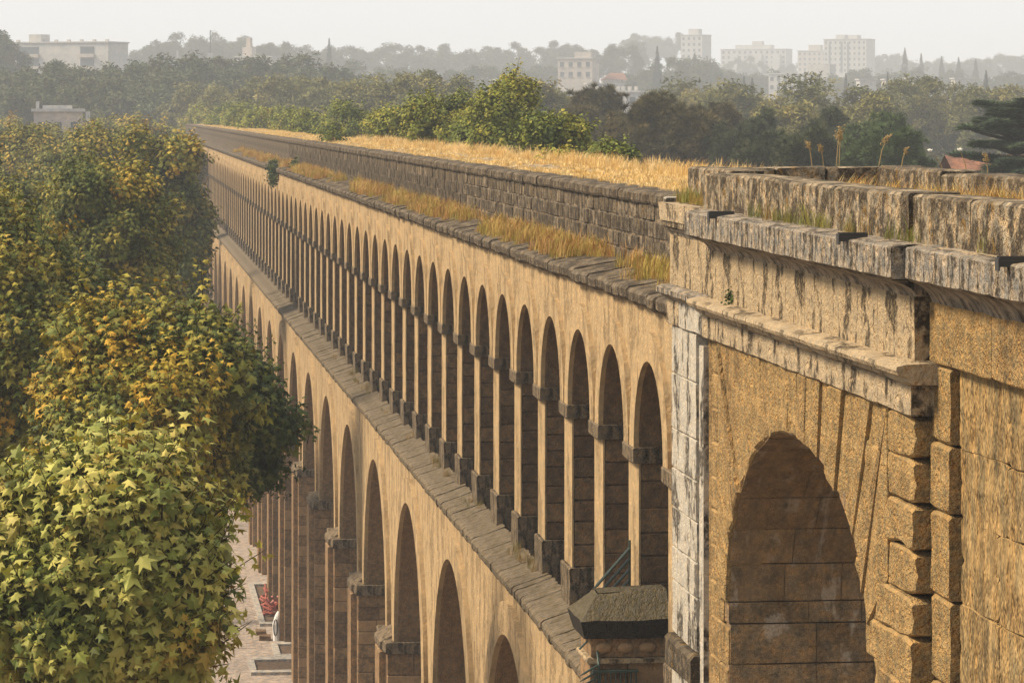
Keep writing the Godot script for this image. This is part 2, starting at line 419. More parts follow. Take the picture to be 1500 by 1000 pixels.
func make_materials() -> void:
	make_textures()
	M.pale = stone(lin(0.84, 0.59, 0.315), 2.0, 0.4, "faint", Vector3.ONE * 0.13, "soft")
	M.reveal = stone(lin(0.42, 0.265, 0.145), 4.0, 0.8)  # reveal tones: bare brown stone, its darkness partly shade put into the colour
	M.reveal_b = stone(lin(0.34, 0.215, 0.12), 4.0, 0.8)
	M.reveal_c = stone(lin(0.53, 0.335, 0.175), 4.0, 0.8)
	M.warm = stone(lin(0.72, 0.46, 0.24), 3.0, 0.6, "", Vector3.ONE, "soft")
	M.warm_b = stone(lin(0.58, 0.37, 0.195), 3.0, 0.6)
	M.joint = stone(lin(0.50, 0.39, 0.27), 1.0, 0.6, "crust", Vector3.ONE * 0.2)
	M.dark = stone(lin(0.33, 0.26, 0.175), 4.0, 0.6, "crust", Vector3.ONE * 0.33)
	M.dark_b = stone(lin(0.42, 0.33, 0.225), 4.0, 0.6, "crust", Vector3.ONE * 0.29)
	M.dark_c = stone(lin(0.60, 0.47, 0.32), 4.0, 0.6, "crust", Vector3.ONE * 0.24)
	M.ledge = stone(lin(0.44, 0.345, 0.245), 5.0, 0.8, "moss", Vector3(0.25, 0.9, 1.2))
	M.impost = stone(lin(0.44, 0.33, 0.21), 4.0, 0.8, "streak", Vector3(0.6, 0.6, 0.6))
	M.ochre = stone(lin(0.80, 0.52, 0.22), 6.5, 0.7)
	M.ochre_b = stone(lin(0.76, 0.49, 0.21), 6.5, 0.6, "faint", Vector3.ONE * 0.21)
	M.ochre_rough = stone(lin(0.80, 0.53, 0.23), 14.0, 0.4, "faint", Vector3.ONE * 0.27)
	M.ochre_rough.uv1_scale = Vector3(0.42, 0.13, 0.42)
	M.attic = stone(lin(0.84, 0.63, 0.38), 4.0, 0.5, "streak", Vector3.ONE * 0.24, "soft")
	M.band = stone(lin(0.86, 0.66, 0.42), 4.0, 0.5, "streak", Vector3.ONE * 0.19, "soft")
	M.cornice = stone(lin(0.62, 0.52, 0.40), 4.0, 0.5, "streak", Vector3(0.55, 0.4, 0.55))
	M.parapet = stone(lin(0.74, 0.58, 0.38), 5.0, 0.5, "crust", Vector3.ONE * 0.27)
	M.white = stone(lin(0.92, 0.82, 0.67), 2.5, 0.5, "streak", Vector3.ONE * 0.17, "soft")
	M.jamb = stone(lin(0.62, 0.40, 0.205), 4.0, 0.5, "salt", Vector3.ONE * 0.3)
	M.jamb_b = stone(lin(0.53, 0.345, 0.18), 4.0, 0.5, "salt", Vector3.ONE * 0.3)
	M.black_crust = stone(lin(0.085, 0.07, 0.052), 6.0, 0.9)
	M.mossy = stone(lin(0.30, 0.25, 0.17), 8.0, 0.9, "moss", Vector3(1.1, 1.1, 1.1))
	M.dirt = stone(lin(0.30, 0.20, 0.13), 3.0, 0.6)
	M.earth = stone(lin(0.17, 0.14, 0.09), 6.0, 0.05)
	M.paving = stone(lin(0.72, 0.58, 0.47), 0.6, 0.4)
	M.paving_b = stone(lin(0.66, 0.53, 0.43), 0.6, 0.4)
	M.kerb = stone(lin(0.80, 0.71, 0.60), 0.6, 0.4)
	M.iron = plain(lin(0.03, 0.05, 0.042), 0.55, 0.3)
	M.lead = plain(lin(0.035, 0.033, 0.03), 0.6, 0.2)
	M.bark = stone(lin(0.22, 0.18, 0.13), 2.0, 0.5)
	M.twig = plain(lin(0.30, 0.21, 0.09), 0.9)
	M.leaf = leafy(Color.WHITE, 0.5)
	M.needle = leafy(Color.WHITE, 0.15)
	M.straw = leafy(Color.WHITE, 0.4)
	M.wall_white = stone(lin(0.95, 0.92, 0.88), 0.0, 0.05, "", Vector3.ONE, "soft")
	M.wall_pink = stone(lin(0.95, 0.84, 0.74), 0.0, 0.05, "", Vector3.ONE, "soft")
	M.wall_grey = stone(lin(0.88, 0.86, 0.84), 0.0, 0.05, "", Vector3.ONE, "soft")
	M.roof_red = stone(lin(0.50, 0.24, 0.15), 0.0, 0.2)
	M.roof_pale = stone(lin(0.95, 0.93, 0.90), 0.0, 0.1, "", Vector3.ONE, "soft")
	M.glass = plain(lin(0.06, 0.075, 0.09), 0.15)
	M.red_plastic = plain(lin(0.30, 0.07, 0.045), 0.6)
	M.sack = plain(lin(0.62, 0.60, 0.57), 0.8)
	M.umbel = plain(lin(0.85, 0.82, 0.74), 0.9)

# ---------------------------------------------------------------- aqueduct
const LA := 7.85      # face of the upper arcade
const LB := 7.35      # face of the lower arcade
const PA := 3.80      # spacing of the small arches
const PB := 10.95     # spacing of the large arches
const RA := 1.39
const RB := 4.06
const DEEP := 4.9     # thickness of the upper arcade
const S_END := 480.0

func arch_face(pitch: float, r: float, y0: float, y1: float, ring: float, proud: float, steps: int) -> ArrayMesh:
	var b := MB.new()
	var top := func(a: float) -> Vector3: return P(0, y1, r * cos(a))
	for i in steps:
		var a0 := PI * i / steps
		var a1 := PI * (i + 1) / steps
		var p0 := P(0, y0 + r * sin(a0), r * cos(a0))
		var p1 := P(0, y0 + r * sin(a1), r * cos(a1))
		b.quad(p0, p1, top.call(a1), top.call(a0), Vector3.LEFT)
		# the ring of arch stones stands a little proud of the wall
		var q := r + ring
		var o0 := P(-proud, y0 + q * sin(a0), q * cos(a0))
		var o1 := P(-proud, y0 + q * sin(a1), q * cos(a1))
		var i0 := P(-proud, y0 + r * sin(a0), r * cos(a0))
		var i1 := P(-proud, y0 + r * sin(a1), r * cos(a1))
		b.quad(i0, i1, o1, o0, Vector3.LEFT)
		b.quad(o0, o1, o1 + Vector3(proud, 0, 0), o0 + Vector3(proud, 0, 0), Vector3(0, sin(a0 + 0.01), -cos(a0 + 0.01)))
		b.quad(i0, i1, p1, p0, Vector3(0, -sin(a0 + 0.01), cos(a0 + 0.01)))
	for k in [-1.0, 1.0]:
		b.quad(P(0, y0, k * r), P(0, y0, k * pitch * 0.5), P(0, y1, k * pitch * 0.5), P(0, y1, k * r), Vector3.LEFT)
	return b.mesh()

func arch_soffit(pitch: float, r: float, y0: float, y1: float, deep: float, steps: int) -> ArrayMesh:
	var b := MB.new()
	for i in steps:
		var a0 := PI * i / steps
		var a1 := PI * (i + 1) / steps
		var p0 := P(0.001, y0 + r * sin(a0), r * cos(a0))
		var p1 := P(0.001, y0 + r * sin(a1), r * cos(a1))
		var d := Vector3(deep, 0, 0)
		b.quad(p0, p1, p1 + d, p0 + d, Vector3(0, -sin(a0 + 0.01), cos(a0 + 0.01)))
		b.quad(p0 + d, p1 + d, P(deep, y1, r * cos(a1)), P(deep, y1, r * cos(a0)), Vector3.RIGHT)
	for k in [-1.0, 1.0]:
		b.quad(P(deep, y0, k * r), P(deep, y0, k * pitch * 0.5), P(deep, y1, k * pitch * 0.5), P(deep, y1, k * r), Vector3.RIGHT)
	return b.mesh()

func merged_stones(boxes: Array, jit: float) -> ArrayMesh:
	var b := MB.new()
	for e in boxes:
		var j := Vector3(rf(-jit, jit), 0, 0)
		b.box(e[0] + j, e[1] + j)
	return b.mesh()

func build_aqueduct() -> void:
	var aq := group("aqueduct", self, Vector3(LA, 0, -44))
	tag(aq, "long two-tiered pale stone aqueduct with small arches over large arches", "aqueduct")
	var sh := -aq.position  # below, everything is laid out in the place's own metres
	# --- upper arcade
	var n_small := 113
	var face := arch_face(PA, RA, 17.27, 19.46, 0.44, 0.08, 22)
	var soff := arch_soffit(PA, RA, 17.27, 19.46, DEEP, 22)
	var shaft := MB.new()
	shaft.box(Vector3(0.03, 14.47, -0.5), Vector3(DEEP, 17.03, 0.5))
	var shaft_m := shaft.mesh()
	var core := MB.new()
	core.box(Vector3(0.1, 14.4, -0.46), Vector3(DEEP, 17.05, 0.46))
	var core_m := core.mesh()
	var facing := MB.new()
	facing.box(Vector3(0.0, 14.45, -0.51), Vector3(0.03, 17.05, 0.51))
	var facing_m := facing.mesh()
	var plinths := []
	var imposts := []
	for k in 4:
		plinths.append(worn_box(-0.07, 0.62, 13.6, 14.47, -0.575, 0.575, 0.03, 3, 4, 0.025))
		imposts.append(worn_box(-0.11, 1.1, 17.03, 17.27, -0.60, 0.60, 0.02, 2, 4, 0.02))
	var plinth_rear := MB.new()
	plinth_rear.box(Vector3(0.60, 13.6, -0.56), Vector3(DEEP, 14.46, 0.56))
	var plinth_rear_m := plinth_rear.mesh()
	var impost_rear := MB.new()
	impost_rear.box(Vector3(1.1, 17.03, -0.59), Vector3(DEEP, 17.268, 0.59))
	var impost_rear_m := impost_rear.mesh()
	var stone_v := []
	for k in 6:
		stone_v.append(block(Vector3(1.0, 0.36, 1.02), 0.012, 0.006))
	for i in range(-1, n_small):
		var s := 49.81 + PA * (i + 0.5)
		var pier := group("upper_pier", aq, P(LA, 0, s) + sh)
		obj("facing", facing_m, M.pale, pier)
		obj("plinth", plinths[rng.randi() % 4], M.impost, pier)
		obj("impost", imposts[rng.randi() % 4], M.impost, pier)
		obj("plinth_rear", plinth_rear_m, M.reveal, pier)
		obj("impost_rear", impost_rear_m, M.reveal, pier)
		if i < 17:
			obj("core", core_m, M.reveal_b, pier)
			var y := 14.47
			while y < 16.95:
				var h := minf(rf(0.29, 0.42), 17.03 - y)
				if 17.03 - y - h < 0.2:
					h = 17.03 - y
				var t := 0.031
				for k in 2:
					var d := rf(0.65, 1.2)
					var st := obj("stone", stone_v[rng.randi() % 6], [M.reveal, M.reveal_b, M.reveal_c][rng.randi() % 3], pier, Vector3(t + d * 0.5, y + h * 0.5, 0))
					st.scale = Vector3((d - 0.02), (h - 0.022) / 0.36, 0.985 + rf(0, 0.02))
					t += d
				y += h
		else:
			obj("shaft", shaft_m, M.reveal, pier)
		if i >= 0:
			var sc := 49.81 + PA * i
			obj("upper_arch", face, M.pale, aq, P(LA, 0, sc) + sh)
			obj("upper_arch_soffit", soff, M.reveal, aq, P(LA, 0, sc) + sh)  # brown soffit against the pale face, some arch shade painted into its tone
	# the last stretch of face beside the pavilion
	var stub := MB.new()
	stub.box(Vector3(LA, 13.5, -(49.81 - PA * 0.5)), Vector3(LA + DEEP, 19.46, -43.0))
	obj("end_wall", stub.mesh(), M.pale, aq, sh)
	# --- lower arcade
	var lface := arch_face(PB, RB, 8.5, 13.46, 0.62, 0.11, 36)
	var lsoff := arch_soffit(PB, RB, 8.5, 13.46, 5.9, 36)
	var pw := PB * 0.5 - RB
	var body := MB.new()
	body.box(Vector3(-0.30, 0, -pw - 0.10), Vector3(5.9, 8.2, pw + 0.10))
	var body_m := body.mesh()
	var inner := MB.new()
	inner.box(Vector3(-0.27, 0, -pw - 0.02), Vector3(5.9, 8.2, pw + 0.075))
	var inner_m := inner.mesh()
	var pil := worn_box(-0.44, -0.2, 0, 8.15, -0.75, 0.75, 0.015, 14, 3, 0.03)
	var cap := worn_bar([Vector2(-0.44, 8.2), Vector2(-0.47, 8.28), Vector2(-0.46, 8.40), Vector2(-0.34, 8.49), Vector2(-0.02, 8.64), Vector2(0.5, 8.64), Vector2(0.5, 8.2)], -0.85, 0.85, 5, 0.05)
	var limp := worn_box(-0.36, 1.6, 8.2, 8.5, -pw - 0.18, pw + 0.18, 0.03, 3, 5, 0.03)
	var limp_rear := MB.new()
	limp_rear.box(Vector3(1.6, 8.2, -pw - 0.16), Vector3(5.9, 8.49, pw + 0.16))
	var limp_rear_m := limp_rear.mesh()
	var big_v := []
	for k in 6:
		big_v.append(block(Vector3(0.7, 0.38, 0.2), 0.014, 0.008))
	for i in range(-1, 38):
		var sc := 63.52 + PB * i
		obj("lower_arch", lface, M.pale, aq, P(LB, 0, sc) + sh)
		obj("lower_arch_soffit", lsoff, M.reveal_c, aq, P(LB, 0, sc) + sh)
		var s := sc + PB * 0.5
		var pier := group("lower_pier", aq, P(LB, 0, s) + sh)
		obj("pilaster", pil, M.warm_b, pier)
		obj("cap", cap, M.impost, pier)
		obj("impost", limp, M.impost, pier)
		obj("impost_rear", limp_rear_m, M.warm, pier)
		if s > 78 and s < 165:
			obj("core", inner_m, M.reveal_b, pier)
			var y := maxf(0.0, 22.0 - 0.166 * s)
			if y > 0.3:
				var foot := MB.new()
				foot.box(Vector3(-0.30, 0, -pw - 0.10), Vector3(2.2, y, pw + 0.08))
				obj("foot", foot.mesh(), M.warm_b, pier)
			while y < 8.1:
				var h := minf(rf(0.34, 0.46), 8.2 - y)
				if 8.2 - y - h < 0.25:
					h = 8.2 - y
				var t := -0.30
				while t < 1.9:
					var d := rf(0.45, 0.95)
					var st := obj("stone", big_v[rng.randi() % 6], [M.warm, M.warm_b, M.reveal_c, M.warm_b, M.reveal][rng.randi() % 5], pier, Vector3(t + d * 0.5, y + h * 0.5, pw + rf(-0.012, 0.012)))
					st.scale = Vector3((d - 0.025) / 0.7, (h - 0.025) / 0.38, 1)
					t += d
				y += h
		else:
			obj("shaft", body_m, M.warm_b, pier)
	# --- ledge between the tiers: worn sloping slabs
	var ledge := group("ledge", aq)
	ledge.position = sh
	var lp := [Vector2(7.24, 13.44), Vector2(7.20, 13.50), Vector2(7.20, 13.60), Vector2(7.25, 13.65), Vector2(7.45, 13.72), Vector2(7.68, 13.79), Vector2(7.92, 13.87), Vector2(7.92, 13.44)]
	var slabs := []
	for k in 8:
		slabs.append(worn_bar(lp, 0, 0.45, 2, 0.03, 6.0))
	var s0 := 43.0
	for k in 290:
		var o := obj("slab", slabs[rng.randi() % 8], M.ledge, ledge, Vector3(rf(-0.015, 0.015), rf(-0.018, 0.018), -s0))
		o.scale.z = rf(0.8, 1.1)
		s0 += 0.45 * o.scale.z - 0.004
	var far_ledge := obj("far_slabs", worn_bar(lp, s0, S_END, int((S_END - s0) / 0.6), 0.025, 4.0), M.ledge, ledge)
	far_ledge.set_meta("kind", "stuff")
	# --- cornice over the small arches
	var cor := group("cornice", aq)
	cor.position = sh
	var cp := [Vector2(7.77, 19.44), Vector2(7.70, 19.50), Vector2(7.69, 19.62), Vector2(7.73, 19.67), Vector2(8.0, 19.72), Vector2(8.3, 19.77), Vector2(8.64, 19.83), Vector2(8.64, 19.44)]
	var cslabs := []
	for k in 8:
		cslabs.append(worn_bar(cp, 0, 0.9, 4, 0.03, 5.0))
	s0 = 43.2
	for k in 150:
		var o := obj("slab", cslabs[rng.randi() % 8], M.dark_b, cor, Vector3(rf(-0.025, 0.02), rf(-0.02, 0.02), -s0))
		o.scale.z = rf(0.75, 1.15)
		s0 += 0.9 * o.scale.z - 0.004
	var far_cor := obj("far_slabs", worn_bar(cp, s0, S_END, int((S_END - s0) / 0.8), 0.03, 4.0), M.dark_b, cor)
	far_cor.set_meta("kind", "stuff")
	var fill := MB.new()
	fill.box(Vector3(8.62, 19.45, -S_END), Vector3(12.75, 19.8, -43.0))
	obj("bed", fill.mesh(), M.reveal, cor)
	# --- the water channel on top
	var ch := group("channel", aq)
	ch.position = sh
	var cc := MB.new()
	cc.box(Vector3(8.6, 19.7, -S_END), Vector3(12.0, 20.84, -43.2))
	obj("mortar_core", cc.mesh(), M.joint, ch)
	var ch_v := []
	for k in 6:
		ch_v.append(block(Vector3(0.22, 0.27, 0.62), 0.014, 0.008))
	var rest := []
	var count := 0
	for row in 4:
		var y0 := 19.74 + 0.275 * row
		var s := 43.2 + rf(0, 0.3)
		while s < 170.0:
			var d := rf(0.38, 0.85)
			if s < 84.0 and count < 295:
				var st := obj("stone", ch_v[rng.randi() % 6], [M.dark, M.dark, M.dark_b, M.dark_b, M.dark_c][rng.randi() % 5], ch, P(8.70 + rf(-0.02, 0.012), y0 + 0.1375, s + d * 0.5))
				st.scale = Vector3(1, 0.93, (d - 0.026) / 0.62)
				count += 1
			else:
				rest.append([Vector3(8.59, y0 + 0.009, -(s + d - 0.011)), Vector3(8.8, y0 + 0.266, -(s + 0.011))])
			s += d
	var more := obj("further_stones", merged_stones(rest, 0.012), M.dark, ch)
	more.set_meta("kind", "stuff")
	var plainwall := MB.new()
	plainwall.box(Vector3(8.585, 19.74, -S_END), Vector3(8.8, 20.84, -170.0))
	obj("far_wall", plainwall.mesh(), M.dark_b, ch)
	var kp := [Vector2(8.55, 20.84), Vector2(8.53, 20.88), Vector2(8.53, 20.99), Vector2(8.57, 21.03), Vector2(9.1, 21.05), Vector2(9.1, 20.84)]
	var caps := []
	for k in 6:
		caps.append(worn_bar(kp, 0, 1.1, 4, 0.022, 5.0))
	s0 = 43.2
	for k in 110:
		var o := obj("coping_stone", caps[rng.randi() % 6], M.dark_b, ch, Vector3(rf(-0.012, 0.012), rf(-0.008, 0.008), -s0))
		o.scale.z = rf(0.8, 1.15)
		s0 += 1.1 * o.scale.z - 0.004
	var fc := obj("far_coping", worn_bar(kp, s0, S_END, int((S_END - s0) / 1.2), 0.02, 4.0), M.dark_b, ch)
	fc.set_meta("kind", "stuff")
	var cover := MB.new()
	cover.box(Vector3(9.0, 20.8, -S_END), Vector3(12.05, 21.02, -43.3))
	obj("cover", cover.mesh(), M.attic, ch)

# ---------------------------------------------------------------- the end pavilion
func row_of(called: String, parent: Node3D, s0: float, s1: float, each: float, make: Callable, mats: Array) -> void:
	var s := s0
	while s < s1 - 0.01:
		var d := minf(each * rf(0.8, 1.2), s1 - s)
		if s1 - s - d < each * 0.45:
			d = s1 - s
		obj(called, make.call(s + 0.003, s + d - 0.003), mats[rng.randi() % mats.size()], parent)
		s += d

func Y(h: float) -> float:
	return EYE - h

func build_pavilion() -> void:
	var pv := group("pavilion", self, Vector3(8.5, 0, -32))
	tag(pv, "weathered ochre stone end pavilion with one arch, heavy cornice and parapet", "pavilion")
	var shift := -pv.position
	var part := func(called: String) -> Node3D: return group(called, pv, shift)
	# solid masses behind the facing stones
	var mass: Node3D = part.call("core")
	var k := MB.new()
	k.box(Vector3(7.24, 0, -43.3), Vector3(10.2, Y(1.3), -38.55))
	k.box(Vector3(7.24, 0, -30.65), Vector3(10.2, Y(1.3), -18.0))
	k.box(Vector3(7.24, Y(3.0), -38.55), Vector3(10.2, Y(1.3), -30.65))
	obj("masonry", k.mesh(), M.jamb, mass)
	# --- terrace and parapets
	var ter := MB.new()
	ter.box(Vector3(6.9, Y(1.35), -43.35), Vector3(10.2, Y(1.13), -18.0))
	obj("terrace", ter.mesh(), M.band, mass)
	var par: Node3D = part.call("parapet")
	row_of("stone", par, 29.9, 40.3, 1.5, func(a, b): return worn_box(6.95, 7.42, Y(1.16), Y(0.70 + rf(-0.008, 0.008)), a, b, 0.022, 4, 9, 0.025), [M.parapet])
	row_of("stone", par, 18.0, 29.6, 1.6, func(a, b): return worn_box(6.97, 7.42, Y(1.16), Y(0.705), a, b, 0.022, 4, 9, 0.025), [M.parapet])
	obj("stone", worn_box(6.93, 7.42, Y(1.16), Y(0.69), 29.6, 29.9, 0.02, 4, 4), M.dark, par)
	row_of("stone", par, 40.31, 43.3, 1.5, func(a, b): return worn_box(7.27, 7.7, Y(1.16), Y(0.68), a, b, 0.02, 4, 8, 0.025), [M.parapet])
	row_of("stone", par, 18.0, 42.8, 1.4, func(a, b): return worn_box(9.62, 10.1, Y(1.16), Y(0.685 + rf(-0.015, 0.015)), a, b, 0.03, 4, 8, 0.03), [M.parapet, M.dark_b])
	var t := 7.71
	while t < 10.05:
		var d := minf(rf(0.6, 0.9), 10.1 - t)
		obj("stone", worn_box(t, t + d - 0.01, Y(1.16), Y(0.68 + rf(-0.01, 0.01)), 42.82, 43.3, 0.03, 3, 4, 0.03), M.parapet, par)
		t += d
	# --- cornice slabs and the hollow moulding under them
	var cor: Node3D = part.call("cornice")
	var slab := func(t0: float) -> Callable:
		return func(a, b): return worn_bar([Vector2(t0 + 0.03, Y(1.44)), Vector2(t0, Y(1.42)), Vector2(t0, Y(1.30)), Vector2(t0, Y(1.165)), Vector2(t0 + 0.014, Y(1.15)), Vector2(t0 + 0.15, Y(1.13)), Vector2(7.3, Y(1.11)), Vector2(7.3, Y(1.44))], a, b, 10, 0.014, 4.0)
	row_of("slab", cor, 29.1, 39.9, 1.1, slab.call(6.66), [M.cornice])
	row_of("slab", cor, 18.0, 29.08, 1.1, slab.call(6.78), [M.cornice])
	row_of("slab", cor, 39.92, 43.2, 0.9, slab.call(6.92), [M.cornice, M.parapet])
	obj("slab", worn_box(6.96, 7.4, Y(1.42), Y(1.06), 43.2, 43.42, 0.015, 3, 3), M.white, cor)
	var hollow := func(t0: float, t1: float, low: float) -> Callable:
		return func(a, b): return worn_bar([Vector2(t1, Y(low)), Vector2(t1 - 0.012, Y(low - 0.03)), Vector2(lerpf(t1, t0, 0.25), Y(lerpf(low, 1.44, 0.5))), Vector2(lerpf(t1, t0, 0.6), Y(1.48)), Vector2(t0, Y(1.445)), Vector2(7.3, Y(1.445)), Vector2(7.3, Y(low))], a, b, 8, 0.012, 4.0)
	row_of("moulding", cor, 29.22, 39.8, 1.3, hollow.call(6.70, 6.92, 1.60), [M.cornice])
	row_of("moulding", cor, 18.0, 29.18, 1.3, hollow.call(6.83, 7.05, 1.64), [M.cornice])
	row_of("moulding", cor, 39.82, 43.2, 1.2, hollow.call(6.95, 7.02, 1.54), [M.cornice])
	# --- attic, string course and band of the projecting bay and of its side bay
	var att: Node3D = part.call("attic")
	row_of("stone", att, 29.3, 39.65, 1.25, func(a, b): return worn_box(6.92, 7.3, Y(2.2), Y(1.58), a, b, 0.012, 5, 8, 0.012), [M.attic])
	row_of("stone", att, 39.66, 43.2, 1.2, func(a, b): return worn_box(7.02, 7.3, Y(2.2), Y(1.5), a, b, 0.012, 5, 6, 0.012), [M.attic])
	row_of("string_course", att, 29.05, 40.0, 1.4, func(a, b): return worn_bar([Vector2(6.86, Y(2.36)), Vector2(6.80, Y(2.33)), Vector2(6.79, Y(2.29)), Vector2(6.71, Y(2.26)), Vector2(6.69, Y(2.22)), Vector2(6.70, Y(2.185)), Vector2(6.78, Y(2.165)), Vector2(6.95, Y(2.15)), Vector2(7.3, Y(2.15)), Vector2(7.3, Y(2.36))], a, b, 8, 0.02, 5.0), [M.band])
	row_of("string_course", att, 40.02, 43.3, 1.1, func(a, b): return worn_bar([Vector2(6.97, Y(2.34)), Vector2(6.91, Y(2.30)), Vector2(6.85, Y(2.26)), Vector2(6.85, Y(2.2)), Vector2(6.92, Y(2.165)), Vector2(7.3, Y(2.15)), Vector2(7.3, Y(2.34))], a, b, 6, 0.02, 5.0), [M.cornice])
	row_of("band_stone", att, 29.2, 39.9, 1.2, func(a, b): return worn_box(6.865, 7.3, Y(2.63), Y(2.362), a, b, 0.012, 3, 7, 0.012), [M.band])
	row_of("band_stone", att, 39.92, 43.1, 1.0, func(a, b): return worn_box(6.965, 7.3, Y(2.66), Y(2.342), a, b, 0.012, 3, 5, 0.012), [M.white, M.band])
	# --- the arched bay
	var bay: Node3D = part.call("arched_bay")
	var sc := 34.62
	var ea := 3.85
	var eb := 2.25
	var ys := Y(5.55)
	var ytop := Y(2.632)
	# arch stones: wedges from the opening up to the band or into the courses at the sides
	var nv := 25
	for i in nv:
		var a0 := PI * i / nv
		var a1 := PI * (i + 1) / nv
		var inn := []
		for a in [a0, (a0 + a1) * 0.5, a1]:
			inn.append(Vector2(sc + ea * cos(a), ys + eb * sin(a)))
		var reach := rf(0.75, 1.25)
		var outp := []
		for a in [a1, a0]:
			var d := Vector2(cos(a) / ea, sin(a) / eb).normalized()
			var p0 := Vector2(sc + ea * cos(a), ys + eb * sin(a))
			var l := (ytop - p0.y) / maxf(d.y, 0.001)
			if sin(a) < 0.42:
				l = minf(l, reach * 0.9)
			var p := p0 + d * l
			p.x = clampf(p.x, 30.2, 38.95)
			outp.append(p)
		var pts := inn + outp
		var m2 := Vector2.ZERO
		for p in pts:
			m2 += p / pts.size()
		for j in pts.size():
			pts[j] = pts[j] + (m2 - pts[j]).normalized() * 0.006
		obj("voussoir", worn_plate(pts, 6.905 + rf(-0.03, 0.03), 7.3, 0.02, 0.018), [M.ochre, M.ochre_b][rng.randi() % 2], bay)
	# rusticated quoins at the near corner, with a worn return face
	var y := Y(2.64)
	var n := 0
	while y > 6.0:
		var h := rf(0.36, 0.46)
		var far_end := 30.6 + (0.45 if n % 2 else 0.0) + rf(-0.1, 0.15)
		obj("quoin", worn_box(6.90 + rf(-0.03, 0.02), 7.28, y - h + 0.008, y - 0.008, 29.3, far_end, 0.055, 7, 12, 0.025), [M.ochre, M.ochre_b][rng.randi() % 2], bay)
		if y < ys + 1.6 or y > Y(3.4):
			var e2 := 30.75 if y < ys + 0.9 else 31.3
			if far_end + 0.1 < e2:
				obj("wall_stone", worn_box(6.93, 7.28, y - h + 0.006, y - 0.006, far_end + 0.008, e2, 0.045, 5, 6, 0.02), M.ochre, bay)
		# courses on the far side of the arch
		var start := sc + ea + 0.02
		var end := 39.65
		if y > ys:
			start = sc + ea * sqrt(maxf(0.0, 1.0 - pow(minf((y - h - ys) / eb, 1.0), 2.0))) + 0.35
			start = maxf(start, 37.6)
		var cut := start + rf(0.35, 0.7) * (1.0 if n % 2 else 1.6)
		if end - cut < 0.3:
			cut = end
		obj("wall_stone", worn_box(6.93 + rf(-0.015, 0.015), 7.28, y - h + 0.006, y - 0.006, start, cut - 0.006, 0.02, 4, 5, 0.02), [M.ochre, M.ochre_b][rng.randi() % 2], bay)
		if cut < end:
			obj("wall_stone", worn_box(6.93 + rf(-0.015, 0.015), 7.28, y - h + 0.006, y - 0.006, cut + 0.006, end, 0.02, 4, 5, 0.02), [M.ochre, M.ochre_b][rng.randi() % 2], bay)
		y -= h
		n += 1
	# inside of the arch: courses of large blocks up both jambs and round the vault
	var inside: Node3D = part.call("arch_lining")
	var path := []
	y = 5.0
	while y < ys - 0.2:
		path.append(Vector2(sc + ea, y))
		y += 0.46
	for i in 17:
		var a := PI * i / 16
		path.append(Vector2(sc + ea * cos(a), ys + eb * sin(a)))
	for i in range(path.size() - 17, 0, -1):
		path.append(Vector2(2.0 * sc - path[i - 1].x, path[i - 1].y))
	for i in path.size() - 1:
		var p0: Vector2 = path[i]
		var p1: Vector2 = path[i + 1]
		var nrm := Vector2(p1.y - p0.y, -(p1.x - p0.x)).normalized()
		var c2 := Vector2(sc, ys - 0.5)
		if nrm.dot((p0 + p1) * 0.5 - c2) < 0.0:
			nrm = -nrm
		var tt := 6.93 if i % 2 else 6.95
		while tt < 10.2:
			var d := minf(rf(0.6, 1.1), 10.2 - tt)
			if 10.2 - tt - d < 0.3:
				d = 10.2 - tt
			var b := MB.new()
			var sh := rf(-0.006, 0.006)
			var e := (p1 - p0).normalized() * 0.009
			var q0 := p0 + e + nrm * sh
			var q1 := p1 - e + nrm * sh
			var w0 := P(tt + 0.004, q0.y, q0.x)
			var w1 := P(tt + 0.004, q1.y, q1.x)
			var x := Vector3(d - 0.008, 0, 0)
			var back := Vector3(0, nrm.y, -nrm.x) * 0.25
			b.quad(w0, w1, w1 + x, w0 + x, -back)
			b.quad(w0, w1, w1 + back, w0 + back, Vector3.LEFT)
			b.quad(w0 + x, w1 + x, w1 + x + back, w0 + x + back, Vector3.RIGHT)
			b.quad(w0, w0 + x, w0 + x + back, w0 + back, w0 - w1)
			b.quad(w1, w1 + x, w1 + x + back, w1 + back, w1 - w0)
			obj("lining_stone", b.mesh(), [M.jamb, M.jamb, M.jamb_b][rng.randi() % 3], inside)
			tt += d
	# --- side bay beyond the arch: recess, fillet and pale corner pilaster with its base mouldings
	var side: Node3D = part.call("side_bay")
	obj("recess", worn_box(7.10, 7.3, 6.0, Y(2.65), 39.6, 40.8, 0.01, 8, 3), M.ochre_b, side)
	obj("fillet", worn_box(7.035, 7.3, 6.0, Y(2.8), 40.75, 41.07, 0.008, 10, 2, 0.01), M.white, side)
	y = Y(2.665)
	while y > 6.0:
		var h := rf(0.42, 0.75)
		if y < Y(5.9) and y > Y(6.7):
			h = 0.42
			obj("base_moulding", worn_box(6.94 - (0.03 if y < Y(6.2) else 0.0), 7.3, y - h, y - 0.012, 41.0, 42.95, 0.02, 4, 5, 0.05), M.dark, side)
		else:
			obj("pilaster_stone", worn_box(7.0 + rf(-0.006, 0.006), 7.3, y - h, y - 0.006, 41.07, 42.9, 0.012, 5, 5, 0.012), M.white, side)
		y -= h
	# --- the wing nearer the camera
	var wing: Node3D = part.call("near_wing")
	row_of("band_stone", wing, 18.0, 29.28, 1.3, func(a, b): return worn_box(7.05, 7.3, Y(2.16), Y(1.62), a, b, 0.015, 5, 8, 0.015), [M.ochre, M.ochre_b])
	y = Y(2.162)
